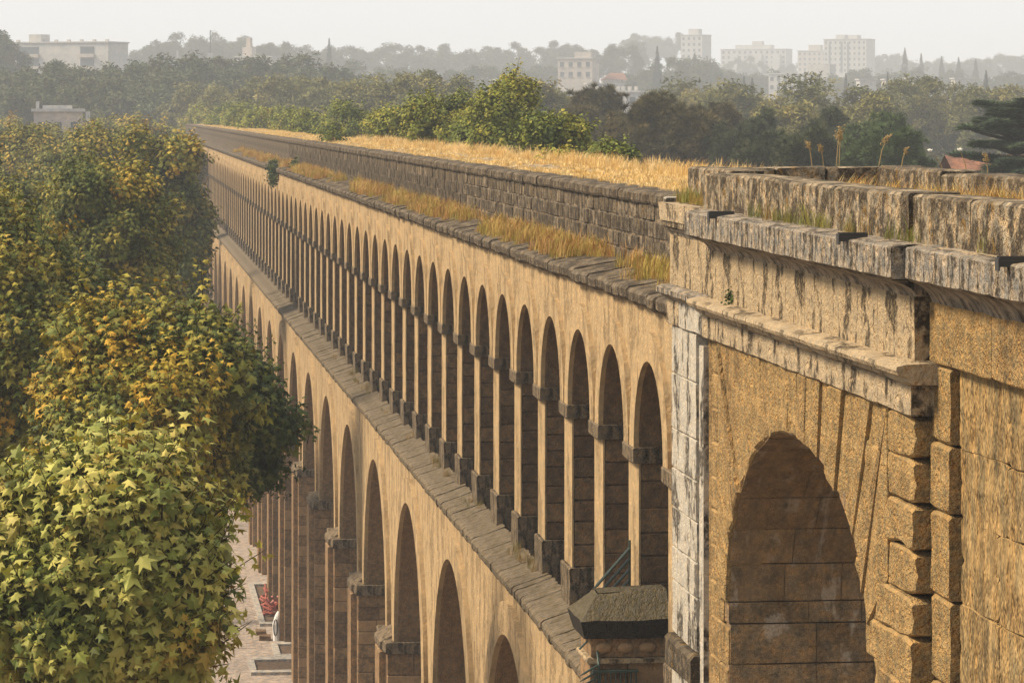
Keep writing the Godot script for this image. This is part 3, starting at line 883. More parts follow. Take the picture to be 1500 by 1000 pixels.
	while y > 6.0:
		var h := rf(0.5, 0.75)
		obj("pilaster_stone", worn_box(7.06 + rf(-0.008, 0.008), 7.3, y - h, y - 0.008, 28.62, 29.28, 0.02, 5, 4, 0.03), M.ochre, wing)
		row_of("wall_stone", wing, 18.0, 28.6, 1.5, func(a, b): return worn_box(7.15 + rf(-0.012, 0.012), 7.3, y - h, y - 0.004, a, b, 0.045, 8, 16, 0.01), [M.ochre_rough])
		y -= h
	# --- plinth below the picture
	var low: Node3D = part.call("base")
	k = MB.new()
	k.box(Vector3(6.93, 0, -43.0), Vector3(7.3, 6.0, -38.5))
	k.box(Vector3(6.93, 0, -30.7), Vector3(7.3, 6.0, -18.0))
	obj("wall", k.mesh(), M.ochre, low)
	# --- water spouts lying on the cornice
	var spouts: Node3D = part.call("water_spouts")
	for e in [[37.75, 6.58, 6.86], [30.85, 6.58, 6.84], [25.6, 6.70, 6.96]]:
		var b := MB.new()
		b.box(Vector3(e[1], Y(1.17), -e[0] - 0.05), Vector3(e[2], Y(1.125), -e[0] + 0.05))
		b.box(Vector3(e[1], Y(1.124), -e[0] - 0.05), Vector3(e[2], Y(1.09), -e[0] - 0.035))
		b.box(Vector3(e[1], Y(1.124), -e[0] + 0.035), Vector3(e[2], Y(1.09), -e[0] + 0.05))
		b.box(Vector3(e[1] - 0.012, Y(1.2), -e[0] - 0.055), Vector3(e[1], Y(1.1), -e[0] + 0.055))
		obj("spout", b.mesh(), M.lead, spouts)

# ---------------------------------------------------------------- buttress with its cap, and the iron spikes
func build_buttress() -> void:
	var bu := group("buttress", self, Vector3(7.4, 0, -50.6))
	tag(bu, "square stone buttress with mossy sloping cap against the pale corner pilaster", "buttress")
	var sh := -bu.position
	var b := group("shaft", bu, sh)
	var y := 14.2
	var i := 0
	while y > 1.0:
		var h := rf(0.4, 0.6)
		var split := rf(7.3, 7.7)
		obj("stone", worn_box(6.95, split, y - h, y - 0.008, 50.12, 51.2, 0.015, 3, 4), M.warm_b, b)
		obj("stone", worn_box(split + 0.006, 8.1, y - h, y - 0.008, 50.13, 51.2, 0.012, 3, 4), M.warm, b)
		y -= h
		i += 1
	var foot := MB.new()
	foot.box(Vector3(6.95, 0, -51.2), Vector3(8.1, y, -50.12))
	obj("foot", foot.mesh(), M.warm_b, b)
	obj("moulding", worn_box(6.90, 8.1, 14.2, 14.27, 50.05, 51.25, 0.01, 2, 5), M.attic, b)
	obj("frieze", worn_box(6.97, 8.1, 14.28, 14.56, 50.14, 51.2, 0.01, 3, 4), M.warm_b, b)
	for k in 3:
		var ball := SphereMesh.new()
		ball.radius = 0.11
		ball.height = 0.2
		ball.radial_segments = 14
		ball.rings = 7
		var o := obj("boss", ball, M.warm, b, Vector3(7.16 + 0.33 * k, 14.42, -50.14))
		o.scale = Vector3(1.15, 0.8, 0.55)
	var cap := MB.new()
	var capf := MB.new()
	var lo := [Vector3(6.86, 14.57, -50.06), Vector3(8.12, 14.57, -50.06), Vector3(8.12, 14.57, -51.3), Vector3(6.86, 14.57, -51.3)]
	var mid := [Vector3(6.80, 14.83, -50.0), Vector3(8.14, 14.86, -50.0), Vector3(8.14, 14.83, -51.35), Vector3(6.79, 14.84, -51.35)]
	var top := [Vector3(7.13, 15.18, -50.5), Vector3(8.14, 15.24, -50.45), Vector3(8.14, 15.24, -50.9), Vector3(7.13, 15.2, -50.9)]
	var hints := [Vector3.BACK, Vector3.RIGHT, Vector3.FORWARD, Vector3.LEFT]
	for k in 4:
		var l := (k + 1) % 4
		for q in 6:
			var f0 := q / 6.0
			var f1 := (q + 1) / 6.0
			var nz := func(p: Vector3) -> Vector3: return p + Vector3(wob.get_noise_3d(p.x * 60, p.y * 60, p.z * 60), wob.get_noise_3d(p.z * 60, p.x * 60, 9), 0) * 0.04
			var a0: Vector3 = nz.call(lo[k].lerp(lo[l], f0))
			var a1: Vector3 = nz.call(lo[k].lerp(lo[l], f1))
			var b0: Vector3 = nz.call(mid[k].lerp(mid[l], f0))
			var b1: Vector3 = nz.call(mid[k].lerp(mid[l], f1))
			var c0: Vector3 = nz.call(top[k].lerp(top[l], f0))
			var c1: Vector3 = nz.call(top[k].lerp(top[l], f1))
			capf.quad(a0, a1, b1, b0, hints[k])
			cap.quad(b0, b1, c1, c0, hints[k] + Vector3.UP)
	cap.quad(top[0], top[1], top[2], top[3], Vector3.UP)
	capf.quad(lo[0], lo[1], lo[2], lo[3], Vector3.DOWN)
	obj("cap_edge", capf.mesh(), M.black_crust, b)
	obj("cap", cap.mesh(), M.mossy, b)
	# iron spikes
	var up := group("spiked_guard", self, Vector3(7.77, 14.9, -51.6))
	tag(up, "green iron guard of slanting spikes above the mossy buttress cap", "iron guard")
	var bar := MB.new()
	bar.tube([Vector3(0, -0.6, 0), Vector3(0, 0.92, 0)], [0.022, 0.022], 6)
	obj("post", bar.mesh(), M.iron, up)
	for q in 5:
		var m := MB.new()
		var yy := 0.80 - 0.16 * q
		m.tube([Vector3(0, yy, 0.01), Vector3(-0.50, yy - 0.55, 0.02), Vector3(-0.56, yy - 0.62, 0.02)], [0.024, 0.024, 0.004], 6)
		obj("spike", m.mesh(), M.iron, up)
	var u2 := group("spiked_guard", self, Vector3(7.05, 14.45, -50.0))
	tag(u2, "green iron fan of spikes hanging over the ledge edge below the buttress cap", "iron guard")
	var rail := MB.new()
	rail.tube([Vector3(0.02, -1.3, 0), Vector3(0.02, -0.25, 0), Vector3(0.02, 0.02, -0.2)], [0.02, 0.02, 0.02], 6)
	obj("post", rail.mesh(), M.iron, u2)
	for q in 9:
		var m := MB.new()
		var yy := -0.25 - 0.09 * q
		var dz := -0.02 * (q % 3)
		m.tube([Vector3(0.02, yy, 0), Vector3(-0.20, yy - 0.12, 0.03 + dz), Vector3(-0.27, yy - 0.16, 0.03 + dz)], [0.017, 0.017, 0.003], 6)
		obj("spike", m.mesh(), M.iron, u2)
	for q in 2:
		var m := MB.new()
		m.tube([Vector3(-0.2 + 0.1 * q, -0.1 + 0.1 * q, -0.5), Vector3(0.06 + 0.1 * q, 0.16 + 0.1 * q, -0.5)], [0.016, 0.016], 6)
		obj("brace", m.mesh(), M.iron, u2)
	var gr := group("iron_grille", self, Vector3(7.3, 13.2, -49.98))
	tag(gr, "dark iron grille of upright bars fixed to the buttress below its bosses", "grille")
	for q in 9:
		var m := MB.new()
		m.tube([Vector3(-0.28 + 0.075 * q, -0.6, 0), Vector3(-0.28 + 0.075 * q, 0.9, 0)], [0.014, 0.014], 6)
		obj("bar", m.mesh(), M.iron, gr)
	var rl := MB.new()
	rl.box(Vector3(-0.32, 0.88, -0.13), Vector3(0.36, 0.91, 0.02))
	obj("rail", rl.mesh(), M.iron, gr)
	var rl2 := MB.new()
	rl2.box(Vector3(-0.32, -0.62, -0.13), Vector3(0.36, -0.59, 0.02))
	obj("rail", rl2.mesh(), M.iron, gr)

# ---------------------------------------------------------------- plants
func plane_leaf(b: MB, base: Vector3, dir: Vector3, up: Vector3, size: float, simple: bool) -> void:
	var y := dir.normalized()
	var x := y.cross(up).normalized()
	var z := x.cross(y).normalized()
	var half := [Vector2(0.10, 0.05), Vector2(0.46, 0.04), Vector2(0.27, 0.27), Vector2(0.60, 0.58), Vector2(0.22, 0.54), Vector2(0.0, 1.0)]
	if simple:
		half = [Vector2(0.36, 0.12), Vector2(0.50, 0.55), Vector2(0.0, 1.0)]
	var put := func(p: Vector2, sg: float) -> Vector3:
		return base + (x * p.x * sg + y * p.y - z * (absf(p.x) * 0.5 + p.y * p.y * 0.3)) * size
	var hub: Vector3 = put.call(Vector2(0, 0.34), 1.0)
	for sg in [-1.0, 1.0]:
		var prev := base
		for p in half:
			var q: Vector3 = put.call(p, sg)
			b.tri(hub, prev, q, z)
			prev = q

# a leafy shoot of the kind plane trees carry: leaves spiralling up a thin stem, its foot at the origin
func shoot(leaves: int, length: float, size: float, simple: bool) -> ArrayMesh:
	var b := MB.new()
	b.col = Color(0.16, 0.13, 0.06)
	b.tube([Vector3.ZERO, Vector3(rf(-0.03, 0.03), length * 0.5, rf(-0.03, 0.03)), Vector3(0, length, 0)], [0.012, 0.008, 0.004], 3)
	for i in leaves:
		var f := (i + 0.5) / leaves
		var a := i * 2.4 + rf(-0.4, 0.4)
		var out := Vector3(cos(a), 0, sin(a))
		var tone := rf(0.7, 1.15)
		b.col = Color(tone * rf(0.92, 1.1), tone, tone * rf(0.8, 1.1))
		var rise := rf(-0.8, 0.5) + f * 0.55
		var base := Vector3(0, length * (0.1 + 0.9 * f), 0) + out * size * rf(0.25, 0.5)
		plane_leaf(b, base, out + Vector3(0, rise, 0), Vector3.UP + out * rf(-0.1, 0.7) + Vector3(rf(-0.6, 0.6), 0, rf(-0.6, 0.6)), size * rf(0.5, 1.25) * (1.0 - 0.3 * f), simple)
	return b.mesh()

# a tuft of leaf-sized blades for trees further off
func clump(count: int, size: float, leaf: float, flat := 0.7) -> ArrayMesh:
	var b := MB.new()
	for i in count:
		var d := Vector3(rf(-1, 1), rf(-0.7, 1) * flat, rf(-1, 1))
		var p := d * size * 0.5
		var tone := rf(0.65, 1.2)
		b.col = Color(tone, tone, tone * rf(0.8, 1.1))
		var u := Vector3(rf(-1, 1), rf(-0.5, 0.5), rf(-1, 1)).normalized() * leaf
		var w := u.cross(Vector3(rf(-0.6, 0.6), 1, rf(-0.6, 0.6))).normalized() * leaf * rf(0.5, 0.8)
		var lift := Vector3(0, rf(-0.2, 0.35) * leaf, 0)
		b.tri(p - u, p + w * 0.5 + lift, p + u, d + Vector3.UP)
		b.tri(p - u, p - w * 0.5 + lift, p + u, d + Vector3.UP)
	return b.mesh()

func needles(count: int, size: float) -> ArrayMesh:
	var b := MB.new()
	for i in count:
		var d := Vector3(rf(-1, 1), rf(-0.25, 1), rf(-1, 1)).normalized()
		var s := d.cross(Vector3(rf(-1, 1), rf(-1, 1), rf(-1, 1))).normalized() * size * 0.055
		var tone := rf(0.6, 1.25)
		b.col = Color(tone, tone, tone * 0.9)
		b.tri(s, -s, d * size * rf(0.6, 1.0), Vector3.UP + d)
	return b.mesh()

func rand_dir() -> Vector3:
	var z := rf(-1, 1)
	var a := rf(0, TAU)
	var r := sqrt(1.0 - z * z)
	return Vector3(r * cos(a), z, r * sin(a))

var S := {}
func make_sprays() -> void:
	S.near = [shoot(11, 0.5, 0.185, false), shoot(9, 0.38, 0.20, false), shoot(14, 0.7, 0.17, false)]
	S.mid = [shoot(10, 0.6, 0.23, true), shoot(9, 0.5, 0.25, true), shoot(11, 0.7, 0.22, true)]
	S.far = [clump(22, 1.1, 0.24), clump(20, 1.0, 0.26)]
	S.pine = [needles(90, 0.5), needles(80, 0.55)]
	S.cedar = [needles(70, 0.4)]

func spray_part(parent: Node3D, called: String, mesh: Mesh, mat: Material, xf: Array, cols: Array) -> void:
	var mm := MultiMesh.new()
	mm.transform_format = MultiMesh.TRANSFORM_3D
	mm.use_colors = true
	mm.mesh = mesh
	mm.instance_count = xf.size()
	for i in xf.size():
		mm.set_instance_transform(i, xf[i])
		mm.set_instance_color(i, cols[i])
	var o := MultiMeshInstance3D.new()
	o.multimesh = mm
	o.material_override = mat
	o.name = called
	o.set_meta("kind", "stuff")
	parent.add_child(o, true)

# trunk with limbs reaching to the boughs; boughs carry the sprays
func tree(called: String, at: Vector3, top: float, radius: float, crown_h: float, kind: String, n: int, palette: Array, boughs: int, scale := 1.0, up := 0.55, lean := Vector3.ZERO) -> Node3D:
	var root := group(called, self, at)
	var cy := top - crown_h * 0.5 - at.y
	var rad := Vector3(radius, crown_h * 0.5, radius)
	var lobes := []
	for i in boughs:
		var d := rand_dir()
		d.y = 1.0 - 1.75 * (i + 0.5) / boughs
		var fl := sqrt(maxf(0.02, 1.0 - d.y * d.y))
		var a := i * 2.39996 + rf(-0.5, 0.5)
		d = Vector3(cos(a) * fl, d.y, sin(a) * fl)
		var reach := rf(0.36, 0.86)
		var c := lean + Vector3(0, cy, 0) + d * rad * reach
		lobes.append([c, minf(radius, crown_h * 0.5) * rf(0.18, 0.38), d, rf(0, 1)])
	var trunk := MB.new()
	var tr := clampf(at.distance_to(Vector3(at.x, top, at.z)) * 0.016, 0.12, 0.4)
	var fork := maxf(cy - crown_h * 0.4, 1.0)
	trunk.tube([Vector3.ZERO, Vector3(rf(-0.1, 0.1), fork * 0.5, rf(-0.1, 0.1)), Vector3(0, fork, 0) + lean * 0.7, Vector3(0, cy + crown_h * 0.2, 0) + lean], [tr * 1.25, tr, tr * 0.8, tr * 0.25], 8)
	for i in mini(boughs, 9):
		var l: Array = lobes[(i * 5) % boughs]
		var s := lean * 0.85 + Vector3(0, lerpf(fork * 0.98, cy, rf(0, 0.8)), 0)
		trunk.tube([s, s.lerp(l[0], 0.3) + Vector3(0, -0.1, 0), s.lerp(l[0], 0.6)], [tr * 0.4, tr * 0.25, tr * 0.08], 5)
	obj("trunk", trunk.mesh(), M.bark, root)
	var meshes: Array = S[kind]
	var xf := []
	var cols := []
	for m in meshes:
		xf.append([])
		cols.append([])
	for i in n:
		var l: Array = lobes[rng.randi() % boughs]
		var d := rand_dir()
		if d.dot(l[2]) < -0.35:
			d = -d
		var r: float = l[1] * pow(rf(0, 1), 0.45) * 1.05
		if rng.randf() < 0.16 and d.y > -0.1:
			r += rf(0.05, 0.6) * scale
		var p: Vector3 = l[0] + d * r
		var axis := (d * (1.0 - up) + Vector3.UP * up + rand_dir() * 0.3).normalized()
		var x := axis.cross(rand_dir()).normalized()
		var sc := scale * rf(0.75, 1.25)
		var w := rng.randi() % meshes.size()
		xf[w].append(Transform3D(Basis(x, axis, x.cross(axis)) * sc, p))
		var pick: float = clampf(l[3] * 0.45 + rng.randf() * 0.62 - 0.05, 0, 0.999) * (palette.size() - 1)
		var c: Color = palette[int(pick)].lerp(palette[int(pick) + 1], pick - int(pick))
		cols[w].append(c * rf(0.8, 1.15))
	for w in meshes.size():
		if xf[w].size():
			spray_part(root, "crown", meshes[w], M.needle if kind in ["pine", "cedar"] else M.leaf, xf[w], cols[w])
	return root

func terrain_y(x: float, z: float) -> float:
	var d := -z
	var h := smoothstep(430.0, 620.0, d) * 13.0 + smoothstep(600.0, 1500.0, d) * 20.0 + smoothstep(1300.0, 2400.0, d) * 9.0
	return h

const GOLD := [Color(0.05, 0.07, 0.012), Color(0.085, 0.105, 0.016), Color(0.18, 0.175, 0.026), Color(0.38, 0.29, 0.035), Color(0.50, 0.29, 0.03)]
const FRESH := [Color(0.06, 0.08, 0.016), Color(0.14, 0.16, 0.03), Color(0.34, 0.33, 0.075), Color(0.50, 0.44, 0.12), Color(0.42, 0.24, 0.03)]
const DEEP_GREEN := [Color(0.03, 0.05, 0.012), Color(0.05, 0.075, 0.016), Color(0.085, 0.115, 0.024), Color(0.20, 0.19, 0.035)]
const BRIGHT := [Color(0.07, 0.10, 0.014), Color(0.14, 0.17, 0.022), Color(0.26, 0.26, 0.032), Color(0.42, 0.34, 0.045)]
const OLIVE := [Color(0.09, 0.10, 0.028), Color(0.14, 0.145, 0.04), Color(0.22, 0.20, 0.055), Color(0.33, 0.26, 0.07)]
const PINE_DARK := [Color(0.05, 0.05, 0.016), Color(0.10, 0.082, 0.026), Color(0.17, 0.12, 0.04)]
const PINE_GREEN := [Color(0.045, 0.075, 0.024), Color(0.085, 0.13, 0.038), Color(0.13, 0.175, 0.055)]
const PINE_DUSK := [Color(0.035, 0.05, 0.022), Color(0.06, 0.075, 0.03), Color(0.10, 0.105, 0.04)]
const BLUE_GREEN := [Color(0.025, 0.042, 0.025), Color(0.045, 0.068, 0.038), Color(0.07, 0.095, 0.05)]

func build_trees() -> void:
	var left_names := ["plane tree with large yellow-green leaves, its dense top nearest the buttress", "plane tree with golden shoots rising above the leafiest tree", "dark green plane bough crown almost touching the large arches", "shaded green plane tree with a golden crest beside the tallest tree", "tall round dark green plane tree hiding the far arches", "plane tree with browned top just behind the tall round one"]
	for i in LEFT.size():
		var e: Array = LEFT[i]
		var near := i < 6
		var n := 3400
		if i == 2:
			n = 1500
		elif i >= 4:
			n = 6000 if i == 4 else 4200 if i == 5 else 3400
		var pal: Array = FRESH if i == 0 else DEEP_GREEN if i in [2] else GOLD
		var lean := Vector3(2.1, 0, 0) if i == 2 else Vector3.ZERO
		var t := tree("plane_tree", Vector3(e[1], 0, e[2]) - lean, e[3], e[4], e[5], "near" if near else "mid", n, pal, 26 if i != 2 else 14, 1.0 if near else 0.62 + e[2] / -420.0, 0.55, lean)
		if i < left_names.size():
			tag(t, left_names[i], "tree", "plane trees along the aqueduct")
		else:
			tag(t, "golden plane tree further along the row in front of the aqueduct", "tree", "plane trees along the aqueduct")
	for i in RIGHT.size():
		var e: Array = RIGHT[i]
		var t := tree("plane_tree", Vector3(e[1], 0, e[2]), e[3], e[4], e[5], "mid", 4200 if i < 5 else 2200, BRIGHT, 22, 0.42 - e[2] / 400.0 * 0.7)
		if i == 0:
			tag(t, "low bright bushy plane crown, last of the row behind the channel", "tree", "plane trees behind the aqueduct")
		elif i in [2, 3]:
			tag(t, "tall bright green plane crown standing above the channel's grass", "tree", "plane trees behind the aqueduct")
		else:
			tag(t, "bright yellow-green plane crown showing just over the channel's far edge", "tree", "plane trees behind the aqueduct")
	for i in BACK.size():
		var e: Array = BACK[i]
		var t := tree("broad_tree", Vector3(e[1], terrain_y(e[1], e[2]), e[2]), e[3], e[4], e[5], "far", 1500, OLIVE, 30, 0.95)
		tag(t, "broad olive-green tree in the long row of parkland trees", "tree", "parkland trees")
	for i in PINE.size():
		var e: Array = PINE[i]
		var t := tree("pine_tree", Vector3(e[1], 0, e[2]), e[3], e[4], e[5], "pine", 5200, PINE_DARK, 34, 1.05)
		tag(t, ["brown-green pine beside the bright plane crowns", "big dense brown-green pine behind the channel's end", "dark pine squeezed between the two brown-green pines", "dark slim pine leaning on the big brown-green pine"][i], "tree", "brownish pines")
	for i in GREEN.size():
		var e: Array = GREEN[i]
		var t := tree("stone_pine", Vector3(e[1], 0, e[2]), e[3], e[4], e[5], "pine", 3000, PINE_GREEN if i < 2 else PINE_DUSK, 22, 0.9)
		tag(t, "fresh green rounded pine below the parkland trees" if i < 2 else "dark rounded evergreen growing behind the pavilion parapet", "tree", "fresh green pines" if i < 2 else "evergreens behind the pavilion")
	for e in CONIF:
		var t := cypress(Vector3(e[1], terrain_y(e[1], e[2]), e[2]), e[3], e[4] * 1.3)
		tag(t, "dark ragged conifer standing among olive-green trees", "tree", "dark conifers")
	for i in FAR.size():
		var e: Array = FAR[i]
		var g := terrain_y(e[1], e[2])
		var t := tree("umbrella_pine", Vector3(e[1], g, e[2]), e[3], e[4] * rf(0.8, 1.15), e[5], "far", 900, [Color(0.045, 0.06, 0.022), Color(0.075, 0.09, 0.03), Color(0.11, 0.115, 0.045)], 22, 1.7)
		tag(t, "dark round-headed pine in the wood on the near slope" if e[2] > -640 else "hazy round-headed pine on the distant hill", "tree", "pines on the near slope" if e[2] > -640 else "pines on the distant hill")
	for i in CYP.size():
		var e: Array = CYP[i]
		var g := terrain_y(e[1], e[2])
		var t := cypress(Vector3(e[1], g, e[2]), maxf(e[3], g + 3.0), e[4])
		tag(t, "slender dark cypress rising out of the hillside trees", "tree", "cypresses")
	cedar()

func cypress(at: Vector3, top: float, r: float) -> Node3D:
	var root := group("cypress", self, at)
	var h := top - at.y
	var m := MB.new()
	m.tube([Vector3.ZERO, Vector3(0, h * 0.9, 0)], [0.2, 0.04], 5)
	obj("trunk", m.mesh(), M.bark, root)
	var xf := []
	var cols := []
	for i in 420:
		var f := pow(rng.randf(), 0.7)
		var rr := r * (1.0 - pow(f, 2.2)) * (0.4 + 0.6 * minf(1.0, f * 6.0)) * sqrt(rng.randf())
		var a := rf(0, TAU)
		var sc := rf(0.8, 1.3) * maxf(0.7, r * 0.55) * (1.05 - 0.75 * f)
		xf.append(Transform3D(Basis.from_euler(Vector3(0, a, rf(-0.3, 0.3))) * Basis.from_scale(Vector3(sc, sc * 1.9, sc)), Vector3(cos(a) * rr, f * h * 0.96, sin(a) * rr)))
		cols.append(Color(0.022, 0.032, 0.016) * rf(0.7, 1.4))
	spray_part(root, "crown", S.far[0], M.needle, xf, cols)
	return root

func cedar() -> void:
	var root := group("cedar_tree", self, Vector3(39.0, 0, -146.0))
	tag(root, "dark cedar with flat tiers of branches above the pavilion parapet", "tree")
	var m := MB.new()
	m.tube([Vector3.ZERO, Vector3(0.1, 12, 0), Vector3(0, 22.6, 0)], [0.55, 0.4, 0.05], 8)
	var xf := []
	var cols := []
	for tier in 13:
		var y := 15.8 + tier * 0.56
		var reach := lerpf(5.0, 1.6, pow(tier / 12.0, 1.6)) * rf(0.75, 1.15)
		for k in 7:
			var a := k * TAU / 7.0 + tier * 0.7 + rf(-0.3, 0.3)
			var d := Vector3(cos(a), 0, sin(a))
			var l := reach * rf(0.6, 1.05)
			var lift := rf(-0.25, 0.35)
			m.tube([Vector3(0, y - 0.3, 0), Vector3(0, y, 0) + d * l * 0.6, Vector3(0, y + lift, 0) + d * l], [0.1, 0.06, 0.02], 4)
			for q in 62:
				var f := sqrt(rf(0.04, 1))
				var side := d.cross(Vector3.UP) * rf(-1, 1) * l * 0.32 * (1.15 - f * 0.5)
				var p := Vector3(0, y + lift * f + rf(-0.05, 0.07), 0) + d * l * f + side
				var sc := rf(0.7, 1.2)
				xf.append(Transform3D(Basis.from_euler(Vector3(rf(-0.2, 0.2), rf(0, TAU), rf(-0.2, 0.2))) * Basis.from_scale(Vector3(sc * 1.5, sc * 0.5, sc * 1.5)), p))
				cols.append(BLUE_GREEN[rng.randi() % 3] * rf(1.0, 2.0))
	obj("trunk", m.mesh(), M.bark, root)
	spray_part(root, "crown", S.cedar[0], M.needle, xf, cols)

func blades(count: int, h: float, spread: float, width: float) -> ArrayMesh:
	var b := MB.new()
	for i in count:
		var a := rf(0, TAU)
		var d := Vector3(cos(a), 0, sin(a))
		var s := Vector3(-d.z, 0, d.x) * width * rf(0.6, 1.3)
		var base := Vector3(rf(-1, 1), 0, rf(-1, 1)) * spread * 0.4
		var l := h * rf(0.5, 1.1)
		var lean := rf(0.1, 0.7)
		var p1 := base + d * l * lean * 0.35 + Vector3(0, l * 0.6, 0)
		var p2 := base + d * l * lean + Vector3(0, l * rf(0.75, 1.0), 0)
		var tone := rf(0.7, 1.15)
		b.col = Color(tone, tone * rf(0.92, 1.05), tone * rf(0.8, 1.1))
		b.quad(base - s, base + s, p1 + s * 0.7, p1 - s * 0.7, Vector3.UP - d)
		b.tri(p1 - s * 0.7, p1 + s * 0.7, p2, Vector3.UP - d)
	return b.mesh()

func grass(called: String, label: String, mesh: Mesh, spots: Array, palette: Array, lo: float, hi: float) -> void:
	var root := group(called, self, spots[0])
	tag(root, label, "grass", "", "stuff")
	var xf := []
	var cols := []
	for p in spots:
		var sc := rf(lo, hi)
		xf.append(Transform3D(Basis.from_euler(Vector3(rf(-0.15, 0.15), rf(0, TAU), rf(-0.15, 0.15))) * sc, p - spots[0]))
		cols.append(palette[rng.randi() % palette.size()] * rf(0.8, 1.15))
	var mm := MultiMesh.new()
	mm.transform_format = MultiMesh.TRANSFORM_3D
	mm.use_colors = true
	mm.mesh = mesh
	mm.instance_count = xf.size()
	for i in xf.size():
		mm.set_instance_transform(i, xf[i])
		mm.set_instance_color(i, cols[i])
	var o := MultiMeshInstance3D.new()
	o.multimesh = mm
	o.material_override = M.straw
	o.name = "tufts"
	o.set_meta("kind", "stuff")
	root.add_child(o, true)

func build_grass() -> void:
	var tuft := blades(34, 0.36, 0.3, 0.004)
	var short := blades(22, 0.2, 0.3, 0.008)
	var gold := [Color(0.74, 0.50, 0.19), Color(0.84, 0.61, 0.28), Color(0.64, 0.41, 0.14), Color(0.80, 0.60, 0.30)]
	var rust := [Color(0.50, 0.28, 0.09), Color(0.42, 0.22, 0.07), Color(0.58, 0.38, 0.13), Color(0.36, 0.28, 0.06), Color(0.46, 0.36, 0.08)]
	var pts := []
	for i in 9000:
		var s := 43.6 + pow(rng.randf(), 1.9) * 330.0
		var t := rf(8.95, 12.0)
		var k := wob.get_noise_2d(s * 4.0, t * 10.0)
		if k > -0.12 or t > 10.6:
			pts.append(Vector3(t, 21.01, -s))
	grass("dry_grass", "short golden dry grass covering the top of the channel", short, pts, gold, 0.3, 0.75)
	pts = []
	for i in 900:
		var s := 44.0 + pow(rng.randf(), 1.6) * 120.0
		pts.append(Vector3(rf(11.3, 12.1), 21.0, -s))
	grass("tall_dry_grass", "taller straw stalks at the far edge of the channel top", tuft, pts, gold, 0.5, 1.2)
	pts = []
	for i in 6500:
		var s := 43.5 + pow(rng.randf(), 1.5) * 190.0
		var t := 8.6 - pow(rng.randf(), 1.3) * 0.75
		var k := wob.get_noise_2d(s * 5.0, 77.0) + 0.35 * wob.get_noise_2d(s * 22.0, t * 30.0)
		if k > -0.06 - (t - 8.2) * 0.4 and rng.randf() < 0.72:
			pts.append(Vector3(t, lerpf(19.67, 19.82, (t - 7.75) / 0.85), -s))
	grass("ledge_grass", "rusty dry grass tufts growing along the upper cornice ledge", tuft, pts, rust, 0.22, 1.15)
	pts = []
	for i in 150:
		var s := 52.0 + rng.randf() * 70.0
		if wob.get_noise_2d(s * 7.0, 11.0) > 0.15:
			pts.append(Vector3(rf(7.55, 7.85), 13.8, -s))
	if pts.size() > 0:
		grass("weeds", "small green and rusty weeds at the feet of the small piers", tuft, pts, [Color(0.16, 0.15, 0.04), Color(0.3, 0.2, 0.07)], 0.4, 0.8)
	pts = []
	for e in [[43.0, 7.15, 14], [42.2, 7.15, 14], [41.2, 7.12, 9], [40.3, 7.08, 6], [35.0, 6.88, 7], [34.2, 6.88, 4], [33.2, 6.88, 5], [29.7, 6.88, 4], [31.6, 6.88, 5], [36.6, 6.88, 3], [27.0, 6.95, 3]]:
		for k in e[2]:
			pts.append(Vector3(e[1] + rf(-0.06, 0.08), EYE - 1.12, -e[0] + rf(-0.45, 0.45)))
	grass("cornice_weeds", "green and ochre weeds rooted on the pavilion cornice", tuft, pts, [Color(0.30, 0.27, 0.06), Color(0.42, 0.28, 0.08), Color(0.22, 0.23, 0.06)], 0.2, 0.75)
	pts = []
	for i in 260:
		pts.append(Vector3(rf(8.9, 9.6), EYE - 1.12, -rf(20, 42.7)))
	for i in 60:
		pts.append(Vector3(rf(9.5, 9.62), EYE - 1.12, -rf(35, 39)))
	grass("terrace_weeds", "straw and ochre weeds along the back parapet of the pavilion", tuft, pts, [Color(0.5, 0.34, 0.08), Color(0.42, 0.22, 0.07), Color(0.55, 0.42, 0.18)], 0.6, 1.1)

func stalk(at: Vector3, h: float, lean: Vector3, white: bool, label: String) -> void:
	var root := group("fennel_stalk", self, at)
	tag(root, label, "plant", "stalks behind the pavilion")
	var m := MB.new()
	var tip := Vector3(0, h, 0) + lean
	var mid := Vector3(0, h * 0.55, 0) + lean * 0.35
	m.tube([Vector3.ZERO, mid, tip], [0.007, 0.006, 0.003], 5)
	var head := MB.new()
	for i in 26:
		var f := rf(0.35, 1.0)
		var p := mid.lerp(tip, f) if not white else tip
		var d := rand_dir()
		d.y = absf(d.y) * 0.6 + 0.1
		if white:
			d.y = 0.25
		var q := p + d * h * (rf(0.02, 0.09) if white else rf(0.05, 0.13))
		m.tube([p, q], [0.002, 0.0015], 3)
		for k in 3:
			var r := rf(0.003, 0.006) if white else rf(0.005, 0.010)
			var c := q + rand_dir() * 0.012
			head.tube([c, c + rand_dir() * r * 2.0], [r, r * 0.3], 4)
	obj("stem", m.mesh(), M.twig, root)
	obj("seed_head", head.mesh(), M.umbel if white else M.twig, root)

